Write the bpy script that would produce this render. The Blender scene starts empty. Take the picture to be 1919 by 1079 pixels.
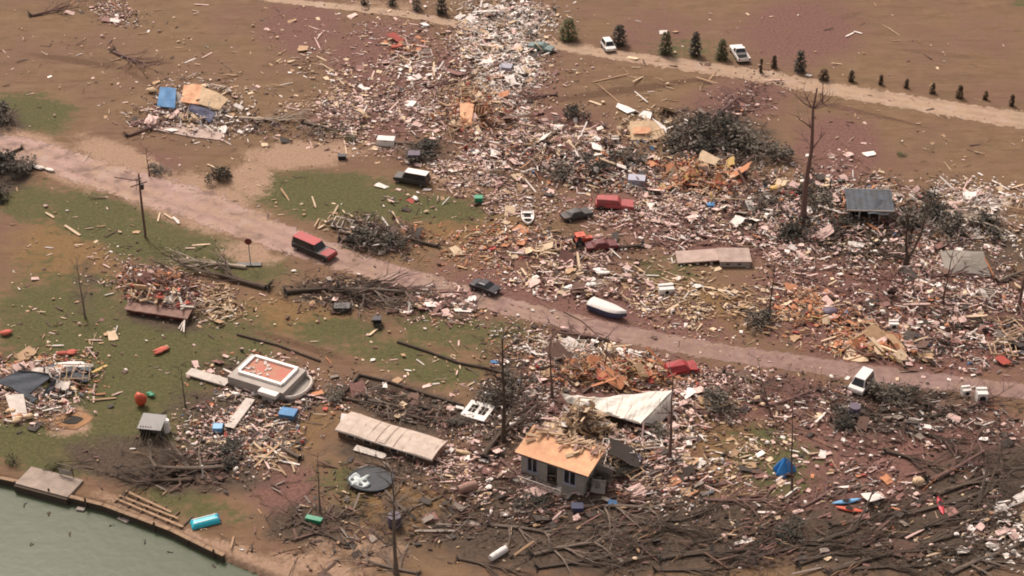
import bpy, math, random
import numpy as np
from mathutils import Vector, Matrix, Euler
random.seed(11)
RNG = np.random.default_rng(11)
S = bpy.context.scene
COL = S.collection
R = math.radians

# ------------------------------------------------------------------ camera
H, PITCH, FOV = 120.0, R(33.0), R(35.0)
TH = math.tan(FOV / 2)
cd = bpy.data.cameras.new("camera"); cam = bpy.data.objects.new("camera", cd); COL.objects.link(cam)
cd.sensor_width = 36; cd.angle = FOV; cd.clip_start = 1; cd.clip_end = 8000
cam.location = (0, 0, H); cam.rotation_euler = (math.pi / 2 - PITCH, 0, 0)
S.camera = cam
# ------------------------------------------------------------------ light: thin overcast, sun from the far left
SUN_EL, SUN_AZ = R(52), R(-28)          # azimuth from +Y towards +X
w = bpy.data.worlds.new("World"); S.world = w; w.use_nodes = True
nt = w.node_tree; bg = nt.nodes["Background"]
sky = nt.nodes.new("ShaderNodeTexSky"); sky.sky_type = 'NISHITA'; sky.sun_disc = False
sky.sun_elevation = SUN_EL; sky.sun_rotation = SUN_AZ; sky.dust_density = 5.0; sky.air_density = 1.0
hs = nt.nodes.new("ShaderNodeHueSaturation"); hs.inputs["Saturation"].default_value = 0.22   # cloud cover takes the blue out
warm = nt.nodes.new("ShaderNodeMix"); warm.data_type = 'RGBA'; warm.blend_type = 'MULTIPLY'; warm.inputs[0].default_value = 1
warm.inputs[7].default_value = (1.0, 0.885, 0.835, 1)
nt.links.new(sky.outputs[0], hs.inputs["Color"]); nt.links.new(hs.outputs[0], warm.inputs[6])
nt.links.new(warm.outputs[2], bg.inputs[0]); bg.inputs[1].default_value = 0.12
sl = bpy.data.lights.new("sun", 'SUN'); so = bpy.data.objects.new("sun", sl); COL.objects.link(so)
sl.energy = 2.0; sl.angle = R(14); sl.color = (1.0, 0.87, 0.775)
sd = Vector((math.sin(SUN_AZ) * math.cos(SUN_EL), math.cos(SUN_AZ) * math.cos(SUN_EL), math.sin(SUN_EL)))
so.rotation_euler = sd.to_track_quat('Z', 'Y').to_euler(); so.location = (0, 200, 200)
vs = S.view_settings; vs.view_transform = 'Standard'; vs.look = 'None'; vs.exposure = 0.56; vs.gamma = 1
S.cycles.filter_width = 1.9
S.cycles.max_bounces = 5; S.cycles.transparent_max_bounces = 8

# ------------------------------------------------------------------ helpers
SP, CP = math.sin(PITCH), math.cos(PITCH)
def P(u, v, z=0.0):
    """the point at height z seen at photo position (u, v) - used once, to survey where things stand"""
    x = (u - 959.5) / 959.5 * TH; y = -(v - 539.5) / 959.5 * TH
    d = (x, CP + y * SP, -SP + y * CP)
    t = (z - H) / d[2]
    return Vector((d[0] * t, d[1] * t, z))
def uv_np(x, y, z=0.0):
    f = y * CP + (H - z) * SP
    up = y * SP - (H - z) * CP
    return 959.5 + x / f / TH * 959.5, 539.5 - up / f / TH * 959.5
def hd(a, b):
    d = P(*b) - P(*a); return math.atan2(d.y, d.x)
def srgb(r, g, b, k=1.0):
    f = lambda c: (c / 255 / 12.92 if c <= 10 else ((c / 255 + .055) / 1.055) ** 2.4) * k
    return (f(r), f(g), f(b))

class MB:
    def __init__(s): s.v = []; s.f = []; s.m = []; s.M = None
    def add(s, vs_, fs, mi=0):
        o = len(s.v)
        if s.M is not None: vs_ = [tuple(s.M @ Vector(p)) for p in vs_]
        s.v += [tuple(p) for p in vs_]; s.f += [tuple(i + o for i in f) for f in fs]; s.m += [mi] * len(fs)
        return s
    def box(s, c, d, mi=0, rot=None, taper=1.0):
        hx, hy, hz = d[0] / 2, d[1] / 2, d[2] / 2
        pts = [Vector((sx * hx * (taper if sz > 0 else 1), sy * hy * (taper if sz > 0 else 1), sz * hz)) for sz in (-1, 1) for sy in (-1, 1) for sx in (-1, 1)]
        if rot is not None:
            e = Euler(rot).to_matrix(); pts = [e @ p for p in pts]
        return s.add([p + Vector(c) for p in pts], [(0, 2, 3, 1), (4, 5, 7, 6), (0, 1, 5, 4), (2, 6, 7, 3), (0, 4, 6, 2), (1, 3, 7, 5)], mi)
    def slab(s, top, th, mi=0):
        """polygon of 3-D points extruded down by th"""
        n = len(top); top = [Vector(p) for p in top]
        return s.add(top + [p - Vector((0, 0, th)) for p in top], [tuple(range(n)), tuple(range(2 * n - 1, n - 1, -1))] + [(i, i + n, (i + 1) % n + n, (i + 1) % n) for i in range(n)], mi)
    def prism(s, prof, y0, y1, mi=0, inset=None):
        n = len(prof)
        return s.add([(x, y0, z) for x, z in prof] + [(x, y1, z) for x, z in prof], [tuple(range(n)), tuple(range(2 * n - 1, n - 1, -1))] + [(i, i + n, (i + 1) % n + n, (i + 1) % n) for i in range(n)], mi)
    def tube(s, path, rad, n=6, mi=0, cap=True):
        path = [Vector(p) for p in path]; o = []
        for i, p in enumerate(path):
            t = (path[min(i + 1, len(path) - 1)] - path[max(i - 1, 0)]).normalized()
            a = t.cross(Vector((0, 0, 1)) if abs(t.z) < .9 else Vector((1, 0, 0))).normalized(); b = t.cross(a)
            o += [p + (a * math.cos(k * 2 * math.pi / n) + b * math.sin(k * 2 * math.pi / n)) * rad[i] for k in range(n)]
        fs = [(i * n + k, i * n + (k + 1) % n, (i + 1) * n + (k + 1) % n, (i + 1) * n + k) for i in range(len(path) - 1) for k in range(n)]
        if cap: fs += [tuple(range(n - 1, -1, -1)), tuple(range((len(path) - 1) * n, len(path) * n))]
        return s.add(o, fs, mi)
    def cyl(s, c, r, h, axis='Z', n=14, mi=0):
        a = {'X': Vector((h / 2, 0, 0)), 'Y': Vector((0, h / 2, 0)), 'Z': Vector((0, 0, h / 2))}[axis]
        return s.tube([Vector(c) - a, Vector(c) + a], [r, r], n, mi)
    def blob(s, c, d, jit=.15, mi=0, seed=None):
        rr = random.Random(seed) if seed is not None else random
        rings, n = 5, 9; o = [(0, 0, -1)]
        for i in range(1, rings):
            ph = -math.pi / 2 + math.pi * i / rings
            o += [(math.cos(ph) * math.cos(k * 2 * math.pi / n), math.cos(ph) * math.sin(k * 2 * math.pi / n), math.sin(ph)) for k in range(n)]
        o.append((0, 0, 1)); o = [tuple(q * (1 + rr.uniform(-jit, jit)) for q in p) for p in o]
        o = [(c[0] + p[0] * d[0] / 2, c[1] + p[1] * d[1] / 2, c[2] + p[2] * d[2] / 2) for p in o]
        fs = [(0, 1 + (k + 1) % n, 1 + k) for k in range(n)]
        for i in range(rings - 2):
            a = 1 + i * n; fs += [(a + k, a + (k + 1) % n, a + n + (k + 1) % n, a + n + k) for k in range(n)]
        a = 1 + (rings - 2) * n; fs += [(a + k, a + (k + 1) % n, len(o) - 1) for k in range(n)]
        return s.add(o, fs, mi)
    def sheet(s, fn, nx, ny, th=.04, mi=0):
        """curved sheet with thickness: fn(a, b) -> point, a and b in 0..1"""
        top = [Vector(fn(i / nx, j / ny)) for j in range(ny + 1) for i in range(nx + 1)]; N = len(top)
        idx = lambda i, j: j * (nx + 1) + i
        fs = [(idx(i, j), idx(i + 1, j), idx(i + 1, j + 1), idx(i, j + 1)) for j in range(ny) for i in range(nx)]
        fs += [tuple(q + N for q in reversed(f)) for f in fs]
        edge = [idx(i, 0) for i in range(nx)] + [idx(nx, j) for j in range(ny)] + [idx(i, ny) for i in range(nx, 0, -1)] + [idx(0, j) for j in range(ny, 0, -1)]
        fs += [(edge[k], edge[k] + N, edge[(k + 1) % len(edge)] + N, edge[(k + 1) % len(edge)]) for k in range(len(edge))]
        return s.add(top + [p - Vector((0, 0, th)) for p in top], fs, mi)
    def mesh(s, name, mats, smooth=False):
        me = bpy.data.meshes.new(name); me.from_pydata(s.v, [], s.f)
        for m in (mats if isinstance(mats, (list, tuple)) else [mats]): me.materials.append(m)
        me.polygons.foreach_set("material_index", s.m)
        if smooth: me.polygons.foreach_set("use_smooth", [True] * len(s.f))
        me.update(); return me
    def build(s, name, mats, parent=None, smooth=False, bevel=0):
        o = bpy.data.objects.new(name, s.mesh(name, mats, smooth)); COL.objects.link(o)
        if parent is not None: o.parent = parent
        if bevel:
            b = o.modifiers.new("edge", 'BEVEL'); b.width = bevel; b.segments = 2; b.limit_method = 'ANGLE'
        return o

def tag(o, label=None, cat=None, group=None, kind=None):
    if label: o["label"] = label
    if cat: o["category"] = cat
    if group: o["group"] = group
    if kind: o["kind"] = kind
    return o
def empty(name, loc, rz=0.0, label=None, cat=None, group=None):
    o = bpy.data.objects.new(name, None); COL.objects.link(o)
    o.location = loc; o.rotation_euler = (0, 0, rz); o.empty_display_size = .3
    return tag(o, label, cat, group)
def copy_tree(o, parent=None):
    c = o.copy(); COL.objects.link(c); c.parent = parent
    for ch in o.children: copy_tree(ch, c)
    return c

# ------------------------------------------------------------------ materials
def mat(name, c, rough=.8, var=.35, scale=1.5, bump=0.0, c2=None, metal=0.0, rnd=.15, stretch=None):
    m = bpy.data.materials.new(name); m.use_nodes = True; n = m.node_tree; b = n.nodes["Principled BSDF"]
    tc = n.nodes.new("ShaderNodeTexCoord"); src = tc.outputs["Object"]
    if stretch:
        mp = n.nodes.new("ShaderNodeMapping"); mp.inputs["Scale"].default_value = stretch; n.links.new(src, mp.inputs[0]); src = mp.outputs[0]
    no = n.nodes.new("ShaderNodeTexNoise"); no.inputs["Scale"].default_value = scale; no.inputs["Detail"].default_value = 6; no.inputs["Roughness"].default_value = .65
    n.links.new(src, no.inputs["Vector"])
    mr = n.nodes.new("ShaderNodeMapRange"); mr.inputs[1].default_value = .3; mr.inputs[2].default_value = .7; n.links.new(no.outputs[0], mr.inputs[0])
    mx = n.nodes.new("ShaderNodeMix"); mx.data_type = 'RGBA'
    d = c2 or tuple(q * (1 - var) for q in c)
    mx.inputs[6].default_value = (*d, 1); mx.inputs[7].default_value = (*c, 1); n.links.new(mr.outputs[0], mx.inputs[0])
    oi = n.nodes.new("ShaderNodeObjectInfo"); mv = n.nodes.new("ShaderNodeMapRange"); mv.inputs[3].default_value = 1 - rnd; mv.inputs[4].default_value = 1 + rnd
    n.links.new(oi.outputs["Random"], mv.inputs[0])
    h = n.nodes.new("ShaderNodeHueSaturation"); n.links.new(mv.outputs[0], h.inputs["Value"]); n.links.new(mx.outputs[2], h.inputs["Color"])
    n.links.new(h.outputs[0], b.inputs["Base Color"]); b.inputs["Roughness"].default_value = rough; b.inputs["Metallic"].default_value = metal
    if bump:
        bp = n.nodes.new("ShaderNodeBump"); bp.inputs["Strength"].default_value = bump; bp.inputs["Distance"].default_value = .1
        n.links.new(no.outputs[0], bp.inputs["Height"]); n.links.new(bp.outputs[0], b.inputs["Normal"])
    return m
def mat_tint(name, rough=.8):
    m = bpy.data.materials.new(name); m.use_nodes = True; n = m.node_tree; b = n.nodes["Principled BSDF"]
    at = n.nodes.new("ShaderNodeAttribute"); at.attribute_name = "tint"
    tc = n.nodes.new("ShaderNodeTexCoord"); no = n.nodes.new("ShaderNodeTexNoise"); no.inputs["Scale"].default_value = 2.2; no.inputs["Detail"].default_value = 5
    n.links.new(tc.outputs["Object"], no.inputs["Vector"])
    mr = n.nodes.new("ShaderNodeMapRange"); mr.inputs[1].default_value = .3; mr.inputs[2].default_value = .7; mr.inputs[3].default_value = .74; mr.inputs[4].default_value = 1.06
    n.links.new(no.outputs[0], mr.inputs[0])
    oi = n.nodes.new("ShaderNodeObjectInfo"); mv = n.nodes.new("ShaderNodeMapRange"); mv.inputs[3].default_value = .8; mv.inputs[4].default_value = 1.12
    n.links.new(oi.outputs["Random"], mv.inputs[0])
    mu = n.nodes.new("ShaderNodeMath"); mu.operation = 'MULTIPLY'; n.links.new(mr.outputs[0], mu.inputs[0]); n.links.new(mv.outputs[0], mu.inputs[1])
    h = n.nodes.new("ShaderNodeHueSaturation"); n.links.new(mu.outputs[0], h.inputs["Value"]); n.links.new(at.outputs["Color"], h.inputs["Color"])
    n.links.new(h.outputs[0], b.inputs["Base Color"]); b.inputs["Roughness"].default_value = rough
    return m
TINT = mat_tint("broken_building_material")
M = dict(
    white=mat("white_paint", (.78, .74, .69), .55, .2, 1.2), offwhite=mat("weathered_white", (.62, .55, .48), .7, .3, 1.0),
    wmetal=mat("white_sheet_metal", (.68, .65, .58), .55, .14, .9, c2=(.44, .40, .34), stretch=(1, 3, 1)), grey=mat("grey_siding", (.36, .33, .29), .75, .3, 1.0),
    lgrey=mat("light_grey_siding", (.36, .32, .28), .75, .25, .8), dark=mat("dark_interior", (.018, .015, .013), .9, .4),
    glass=mat("dark_glass", (.02, .022, .026), .12, .2), rubber=mat("black_rubber", (.02, .019, .018), .8), chrome=mat("wheel_metal", (.35, .34, .33), .35, metal=.7),
    under=mat("muddy_underside", (.045, .036, .03), .8, .6, 3), orange=mat("new_roof_sheathing", (.68, .42, .22), .75, .3, 1.1, c2=(.56, .25, .14)),
    tan=mat("bare_lumber", (.5, .35, .21), .8, .35, 1.2), brown=mat("weathered_brown_wood", (.14, .085, .052), .85, .4, 1.4),
    beige=mat("beige_metal_roof", (.47, .39, .32), .65, .2, .9, c2=(.31, .24, .19)), pink=mat("pinkish_panel", (.33, .205, .17), .85, .3, 1.0, c2=(.20, .115, .08)),
    conc=mat("concrete", (.36, .31, .27), .9, .25, .5, .1), pale=mat("pale_concrete", (.44, .335, .285), .9, .25, .9, .1, c2=(.28, .205, .17)), lichen=mat("grey_green_membrane", (.245, .22, .185), .9, .25, .25),
    blue=mat("blue_panel", (.045, .20, .42), .6, .3, .6), navy=mat("navy_roof", (.065, .07, .135), .7, .45, .8), slate=mat("slate_blue_shingles", (.085, .098, .115), .85, .35, 1.0),
    dockc=mat("stained_dock_concrete", (.33, .265, .215), .9, .45, .7), oldwood=mat("old_tan_boards", (.36, .235, .14), .85, .45, 1.6), steel=mat("blue_grey_metal", (.075, .098, .125), .75, .35, 1.1, c2=(.05, .045, .04)), turq=mat("turquoise_fibreglass", (.02, .42, .52), .35, .15), tarp=mat("bright_blue_tarp", (.012, .22, .60), .6, .3, 2.2, c2=(.03, .13, .34)),
    red=mat("red_car_paint", (.38, .018, .025), .55, .25, 1.6, c2=(.20, .035, .03)), red2=mat("dusty_red_paint", (.40, .055, .06), .6, .4, 1.8, c2=(.20, .06, .05)), redf=mat("red_carpet", (.50, .16, .13), .95, .35, 1.2, c2=(.42, .25, .16)),
    maroon=mat("maroon_paint", (.16, .03, .03), .45, .3), orangered=mat("orange_red_plastic", (.60, .10, .045), .5, .25, 1.5), coral=mat("faded_red_fabric", (.52, .13, .09), .9, .25, 2),
    green=mat("green_plastic", (.03, .28, .15), .5, .3), teal=mat("teal_paint", (.16, .24, .22), .5, .3), black=mat("black_car_paint", (.022, .02, .026), .3, .2), charcoal=mat("charcoal_paint", (.06, .055, .05), .45, .4),
    yellow=mat("yellow_panel", (.62, .40, .11), .6, .3, 1.2), purple=mat("purple_plastic", (.10, .075, .11), .6, .3), skyb=mat("pale_blue_plastic", (.16, .40, .66), .45, .2), kred=mat("red_plastic", (.48, .03, .05), .45, .2),
    trampo=mat("dark_mesh_fabric", (.06, .065, .07), .85, .2), paleblue=mat("pale_wet_plastic", (.55, .62, .60), .4, .25, 1.5), cushion=mat("cream_padding", (.60, .44, .28), .95, .3, 2), soil=mat("bare_orange_soil", (.30, .165, .08), .95, .4, .8),
    ash=mat("ash_and_char", (.03, .025, .02), .95, .5, 2), lamp=mat("lamp_lens", (.3, .27, .24), .5), tail=mat("tail_lens", (.3, .02, .02), .3), trim=mat("blue_grey_trim", (.34, .34, .40), .6, .2),
    bark=mat("bark", (.10, .07, .05), .95, .45, 3, .3), pbark=mat("stripped_pale_bark", (.56, .46, .36), .9, .4, 3), dbark=mat("dark_wet_bark", (.078, .056, .040), .95, .4, 3), gbark=mat("grey_twigs", (.17, .13, .10), .95, .4, 3),
    rbark=mat("reddish_bark", (.17, .10, .085), .95, .4, 3),
)
def leafmat(name, a, b):
    m = mat(name, a, .9, c2=b, scale=.8); return m
LEAF = dict(fir=leafmat("fir_needles", (.085, .080, .032), (.04, .04, .016)), darkfir=leafmat("dark_fir_needles", (.062, .056, .042), (.03, .027, .02)), olive=leafmat("olive_foliage", (.125, .125, .05), (.06, .058, .024)),
            brownfir=leafmat("browned_needles", (.07, .04, .015), (.04, .022, .01)), grey=leafmat("grey_torn_foliage", (.185, .16, .125), (.06, .05, .038)))

# ------------------------------------------------------------------ the ground: one sheet, flat land falling to a lake
SHORE = [(-900, 560), (-300, 790), (0, 893), (60, 906), (130, 928), (195, 944), (260, 968), (320, 990), (385, 1022), (440, 1047), (520, 1080), (700, 1150), (1000, 1260), (1500, 1420)]
shore_w = np.array([[P(*q).x, P(*q).y] for q in SHORE])
def shore_dist(X, Y):
    """metres inland (negative: out over the lake)"""
    best = np.full(X.shape, 1e9); sign = np.ones(X.shape)
    for a, b in zip(shore_w[:-1], shore_w[1:]):
        d = b - a; L2 = d @ d
        t = np.clip(((X - a[0]) * d[0] + (Y - a[1]) * d[1]) / L2, 0, 1)
        ex, ey = X - a[0] - t * d[0], Y - a[1] - t * d[1]
        dist = np.hypot(ex, ey); c = d[0] * (Y - a[1]) - d[1] * (X - a[0])
        up = dist < best - 1e-9; best = np.where(up, dist, best); sign = np.where(up, np.sign(c), sign)
    return best * sign
def axis(a, b, st, far):
    mid = np.arange(a, b + st / 2, st); k = np.cumsum(1.0 * 1.35 ** np.arange(24)); k = k[k < far]
    return np.concatenate([(a - k)[::-1], mid, b + k])
gx, gy = axis(-112, 112, .5, 3000), axis(112, 300, .5, 3000)
X, Y = np.meshgrid(gx, gy); D = shore_dist(X, Y)
Z = np.where(D > 0, 0, np.clip(D / .6, -1, 0) * 2.0)
near = (Y > 0); U, V = uv_np(X, np.where(near, Y, 1), 0.0); ok = near & (Y > 60)
def ellipses(lst):
    out = np.zeros(X.shape)
    for cx, cy, rx, ry, an, k in lst:
        a = R(an); dx, dy = U - cx, V - cy
        ex, ey = (dx * math.cos(a) + dy * math.sin(a)) / rx, (-dx * math.sin(a) + dy * math.cos(a)) / ry
        out = np.maximum(out, k * np.clip(1.45 - np.sqrt(ex * ex + ey * ey), 0, .9) / .9)
    return np.where(ok, np.clip(out, 0, 1.3), 0)
TRACK = [(1180, 168, 190, 7, -8, .9), (1100, 178, 130, 6, -10, .8), (1560, 40, 60, 7, -18, .9), (1480, 70, 30, 5, -40, .8), (150, 115, 120, 7, 8, .7), (1640, 215, 120, 3, 14, .8), (1560, 200, 90, 3, 14, .8), (900, 425, 140, 8, 4, .8), (880, 440, 120, 6, 6, .8), (590, 655, 80, 8, 18, .8), (540, 640, 100, 8, 16, .8), (250, 140, 90, 6, 28, .6), (1750, 100, 120, 5, 6, .5), (470, 610, 100, 5, 8, .7), (640, 70, 60, 30, 0, .35)]
GREEN = [(620, 368, 175, 44, 6, 1.1), (800, 392, 120, 26, 4, 1), (230, 430, 190, 48, 20, 1.05), (420, 480, 130, 36, 18, .9), (110, 610, 150, 110, 0, .85), (230, 680, 190, 110, 0, 1.1), (400, 640, 120, 70, 0, .8), (100, 840, 160, 50, 10, 1), (60, 380, 100, 40, 15, .8), (330, 760, 150, 60, 0, .8), (230, 820, 95, 55, 0, 1.3), (60, 210, 75, 36, 5, 1),
         (840, 615, 120, 45, 14, .65), (640, 625, 100, 40, 10, .75), (790, 680, 120, 35, 16, .8), (930, 640, 70, 50, 0, .55), (390, 800, 90, 45, 0, .6), (650, 915, 70, 60, 0, .65), (1440, 860, 95, 70, 10, .7), (1250, 505, 70, 30, 8, .55),
         (340, 935, 110, 30, 14, .8), (570, 1000, 50, 30, 0, .5), (860, 900, 50, 50, 0, .45), (20, 330, 50, 30, 0, .4), (60, 860, 80, 30, 10, .6), (640, 240, 60, 14, 0, .7), (1300, 95, 90, 22, 8, .5), (1910, 5, 20, 8, 0, .8), (300, 380, 80, 25, 18, .5)]
MAUVE = [(570, 50, 90, 55, 0, .8), (720, 110, 110, 80, 0, .9), (880, 160, 160, 90, 0, .9), (700, 225, 130, 45, 0, .8), (1500, 60, 130, 70, 0, .75), (1230, 60, 100, 55, 0, .55), (1570, 280, 95, 70, 0, .85), (1380, 190, 120, 45, -10, .7), (1000, 255, 160, 60, 5, .9),
         (1330, 420, 260, 65, 8, .9), (1700, 590, 290, 130, 6, 1), (1680, 870, 300, 130, 0, 1), (1100, 570, 300, 55, 12, .85), (820, 575, 130, 45, 8, .7), (1150, 720, 230, 70, 0, .9), (1120, 880, 220, 70, 0, .8), (1400, 740, 250, 50, 6, .9), (900, 880, 80, 70, 0, .7),
         (540, 920, 80, 50, 0, .8), (290, 310, 60, 30, 0, .6), (1020, 470, 150, 30, 5, .8), (1850, 60, 110, 50, 0, .4)]
DARK = [(310, 872, 190, 48, 6, 1), (440, 770, 130, 60, 0, .75), (590, 985, 110, 50, 0, .7), (1150, 1000, 380, 75, 0, 1.1), (1000, 930, 140, 45, 6, .95), (1720, 1010, 290, 75, 0, .95), (1840, 900, 140, 70, -15, .9), (770, 765, 140, 42, 17, .95), (690, 550, 160, 30, 0, .9),
        (1580, 420, 190, 65, 6, .9), (1350, 260, 110, 55, 10, .9), (950, 780, 70, 90, 0, .8), (1190, 800, 110, 40, 8, .9), (300, 600, 90, 22, 10, .7), (10, 310, 60, 50, 0, 1), (10, 240, 40, 40, 0, .8), (1110, 315, 110, 40, 0, .7), (1680, 760, 130, 45, 5, .9), (740, 1000, 60, 80, 0, .6),
        (720, 860, 110, 40, 15, .7), (800, 290, 60, 30, 0, .6), (1860, 470, 90, 60, 0, .7), (490, 720, 130, 45, 14, .7), (160, 540, 30, 60, 0, .5)]
SAND = [(330, 375, 160, 40, 22, .9), (150, 318, 110, 34, 20, .8), (560, 455, 80, 24, 20, .7), (565, 290, 105, 26, -4, 1), (400, 385, 110, 45, 24, 1), (230, 300, 90, 28, 22, 1), (470, 335, 45, 40, -30, .8), (845, 330, 60, 20, 30, .9), (330, 1000, 110, 20, 22, .8), (470, 1050, 120, 22, 22, .75), (465, 475, 60, 26, 10, .7), (130, 790, 45, 28, 0, .8), (260, 960, 90, 14, 24, .6),
        (660, 1035, 130, 40, 0, .5), (530, 440, 60, 20, 14, .7), (720, 12, 80, 12, 4, .6), (60, 265, 80, 20, 15, .8), (600, 1060, 120, 26, 12, .6), (1090, 92, 40, 12, 5, .7)]
DRYY = [(1320, 570, 140, 45, 12, .8), (1330, 840, 120, 80, 0, .7), (900, 430, 130, 40, 5, .7), (760, 960, 130, 60, 8, .8), (130, 470, 110, 80, 0, .8), (560, 590, 110, 40, 8, .8), (620, 790, 50, 30, 0, .5), (560, 800, 50, 60, 0, .6)]
attr = np.stack([ellipses(GREEN), ellipses(MAUVE), ellipses(DARK), ellipses(SAND)], -1).reshape(-1, 4)
FLUFF = [(948, 100, 62, 72, 0, 1), (955, 28, 70, 22, 0, .9), (1000, 255, 120, 26, 8, .6), (900, 215, 50, 36, 0, .6), (1200, 340, 50, 20, 0, .6), (1100, 530, 50, 18, 0, .6), (390, 215, 40, 26, 0, .6), (1850, 375, 60, 18, 5, .6), (1640, 362, 50, 14, 0, .6)]
attr2 = np.stack([ellipses(DRYY), ellipses(FLUFF), ellipses(TRACK)] + [np.ones(X.shape)], -1).reshape(-1, 4)
ny_, nx_ = X.shape
I = np.arange(nx_ * ny_).reshape(ny_, nx_)
quads = np.stack([I[:-1, :-1], I[:-1, 1:], I[1:, 1:], I[1:, :-1]], -1).reshape(-1, 4)
def np_mesh(name, verts, quads):
    me = bpy.data.meshes.new(name); me.vertices.add(len(verts)); me.vertices.foreach_set("co", np.ascontiguousarray(verts, dtype=np.float32).ravel())
    me.loops.add(quads.size); me.loops.foreach_set("vertex_index", np.ascontiguousarray(quads, dtype=np.int32).ravel())
    me.polygons.add(len(quads)); me.polygons.foreach_set("loop_start", np.arange(0, quads.size, 4, dtype=np.int32)); me.polygons.foreach_set("loop_total", np.full(len(quads), 4, dtype=np.int32))
    me.update(calc_edges=True); me.validate(); return me
def col_attr(me, name, arr):
    a = me.color_attributes.new(name, 'FLOAT_COLOR', 'POINT'); a.data.foreach_set("color", np.ascontiguousarray(arr, dtype=np.float32).ravel())
gm = np_mesh("ground", np.stack([X, Y, Z], -1).reshape(-1, 3), quads); col_attr(gm, "cover", attr); col_attr(gm, "cover_dry", attr2)

def ground_material():
    m = bpy.data.materials.new("storm_swept_soil"); m.use_nodes = True; n = m.node_tree; L = n.links.new; b = n.nodes["Principled BSDF"]
    geo = n.nodes.new("ShaderNodeNewGeometry")
    def noise(sc, det=6, ro=.6, stretch=None):
        v = geo.outputs["Position"]
        if stretch:
            mp = n.nodes.new("ShaderNodeMapping"); mp.inputs["Rotation"].default_value = (0, 0, stretch[0]); mp.inputs["Scale"].default_value = stretch[1]; L(v, mp.inputs[0]); v = mp.outputs[0]
        t = n.nodes.new("ShaderNodeTexNoise"); t.inputs["Scale"].default_value = sc; t.inputs["Detail"].default_value = det; t.inputs["Roughness"].default_value = ro; L(v, t.inputs["Vector"]); return t.outputs[0]
    def ramp(x, a, b_, lo=0, hi=1):
        r = n.nodes.new("ShaderNodeMapRange"); r.inputs[1].default_value = a; r.inputs[2].default_value = b_; r.inputs[3].default_value = lo; r.inputs[4].default_value = hi; L(x, r.inputs[0]); return r.outputs[0]
    def mixc(f, a, c):
        x = n.nodes.new("ShaderNodeMix"); x.data_type = 'RGBA'
        for s, val in ((0, f), (6, a), (7, c)):
            if isinstance(val, tuple): x.inputs[s].default_value = (*val, 1)
            else: L(val, x.inputs[s])
        return x.outputs[2]
    def math_(op, a, c):
        x = n.nodes.new("ShaderNodeMath"); x.operation = op
        for s, val in ((0, a), (1, c)):
            if isinstance(val, (int, float)): x.inputs[s].default_value = val
            else: L(val, x.inputs[s])
        return x.outputs[0]
    at = n.nodes.new("ShaderNodeAttribute"); at.attribute_name = "cover"; sp = n.nodes.new("ShaderNodeSeparateColor"); L(at.outputs["Color"], sp.inputs[0])
    at2 = n.nodes.new("ShaderNodeAttribute"); at2.attribute_name = "cover_dry"
    big, mid, fine = noise(.06, 5), noise(.35, 7, .7), noise(2.2, 6, .75)
    streak = noise(.5, 6, .7, (R(-12), (.25, 1.6, 1)))
    tuft, patch = noise(1.1, 5, .7), noise(.18, 6, .7, (R(-14), (.6, 1.5, 1)))
    brown = mixc(ramp(mid, .35, .65), (.160, .097, .050), (.215, .136, .074))
    brown = mixc(ramp(big, .4, .62, 0, .75), brown, (.172, .096, .062))
    brown = mixc(ramp(streak, .52, .68, 0, .75), brown, (.120, .067, .036))
    brown = mixc(ramp(fine, .58, .72, 0, .5), brown, (.30, .205, .12))
    brown = mixc(ramp(patch, .54, .7, 0, .7), brown, (.135, .085, .045)); brown = mixc(ramp(patch, .44, .3, 0, .5), brown, (.235, .155, .088)); brown = mixc(ramp(tuft, .6, .72, 0, .5), brown, (.115, .082, .038))
    def layer(w, col_a, col_b, base, soft=.2, thr=.5, breakup=0):
        col = mixc(ramp(fine, .38, .62), col_a, col_b)
        wn = math_('ADD', w, math_('MULTIPLY', math_('SUBTRACT', mid, .5), 1.5)); wn = math_('ADD', wn, math_('MULTIPLY', math_('SUBTRACT', fine, .5), .8))
        if breakup: wn = math_('ADD', wn, math_('MULTIPLY', math_('SUBTRACT', tuft, .5), breakup)); wn = math_('ADD', wn, math_('MULTIPLY', math_('SUBTRACT', patch, .5), 1.6))
        return mixc(ramp(wn, thr - soft, thr + soft, 0, 1), base, col)
    sp2 = n.nodes.new("ShaderNodeSeparateColor"); L(at2.outputs["Color"], sp2.inputs[0]); c = layer(sp2.outputs[2], (.085, .046, .026), (.15, .085, .048), brown); c = layer(sp2.outputs[0], (.165, .092, .034), (.24, .148, .064), c)
    c = layer(sp.outputs[1], (.125, .058, .045), (.215, .112, .090), c)
    c = layer(sp.outputs[0], (.066, .067, .024), (.124, .115, .046), c, .16, .5, 1.5)
    c = layer(sp.outputs[2], (.050, .035, .024), (.115, .083, .059), c)
    c = layer(at.outputs["Alpha"], (.29, .185, .11), (.37, .245, .17), c)
    c = layer(sp2.outputs[1], (.36, .28, .235), (.68, .58, .50), c)
    # fine straw, chips and splinters too small to be things
    chips = noise(4.5, 3, .6, (R(35), (1, 2.6, 1))); c = mixc(ramp(chips, .66, .72, 0, .5), c, (.40, .30, .2))
    chip2 = noise(3.7, 3, .6, (R(-40), (1, 2.4, 1))); c = mixc(ramp(chip2, .66, .73, 0, .6), c, (.05, .03, .02))
    hv = n.nodes.new("ShaderNodeHueSaturation"); hv.inputs["Saturation"].default_value = .95; hv.inputs["Value"].default_value = .89; L(c, hv.inputs["Color"]); L(hv.outputs[0], b.inputs["Base Color"]); b.inputs["Roughness"].default_value = .95; b.inputs["Specular IOR Level"].default_value = .2
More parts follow.
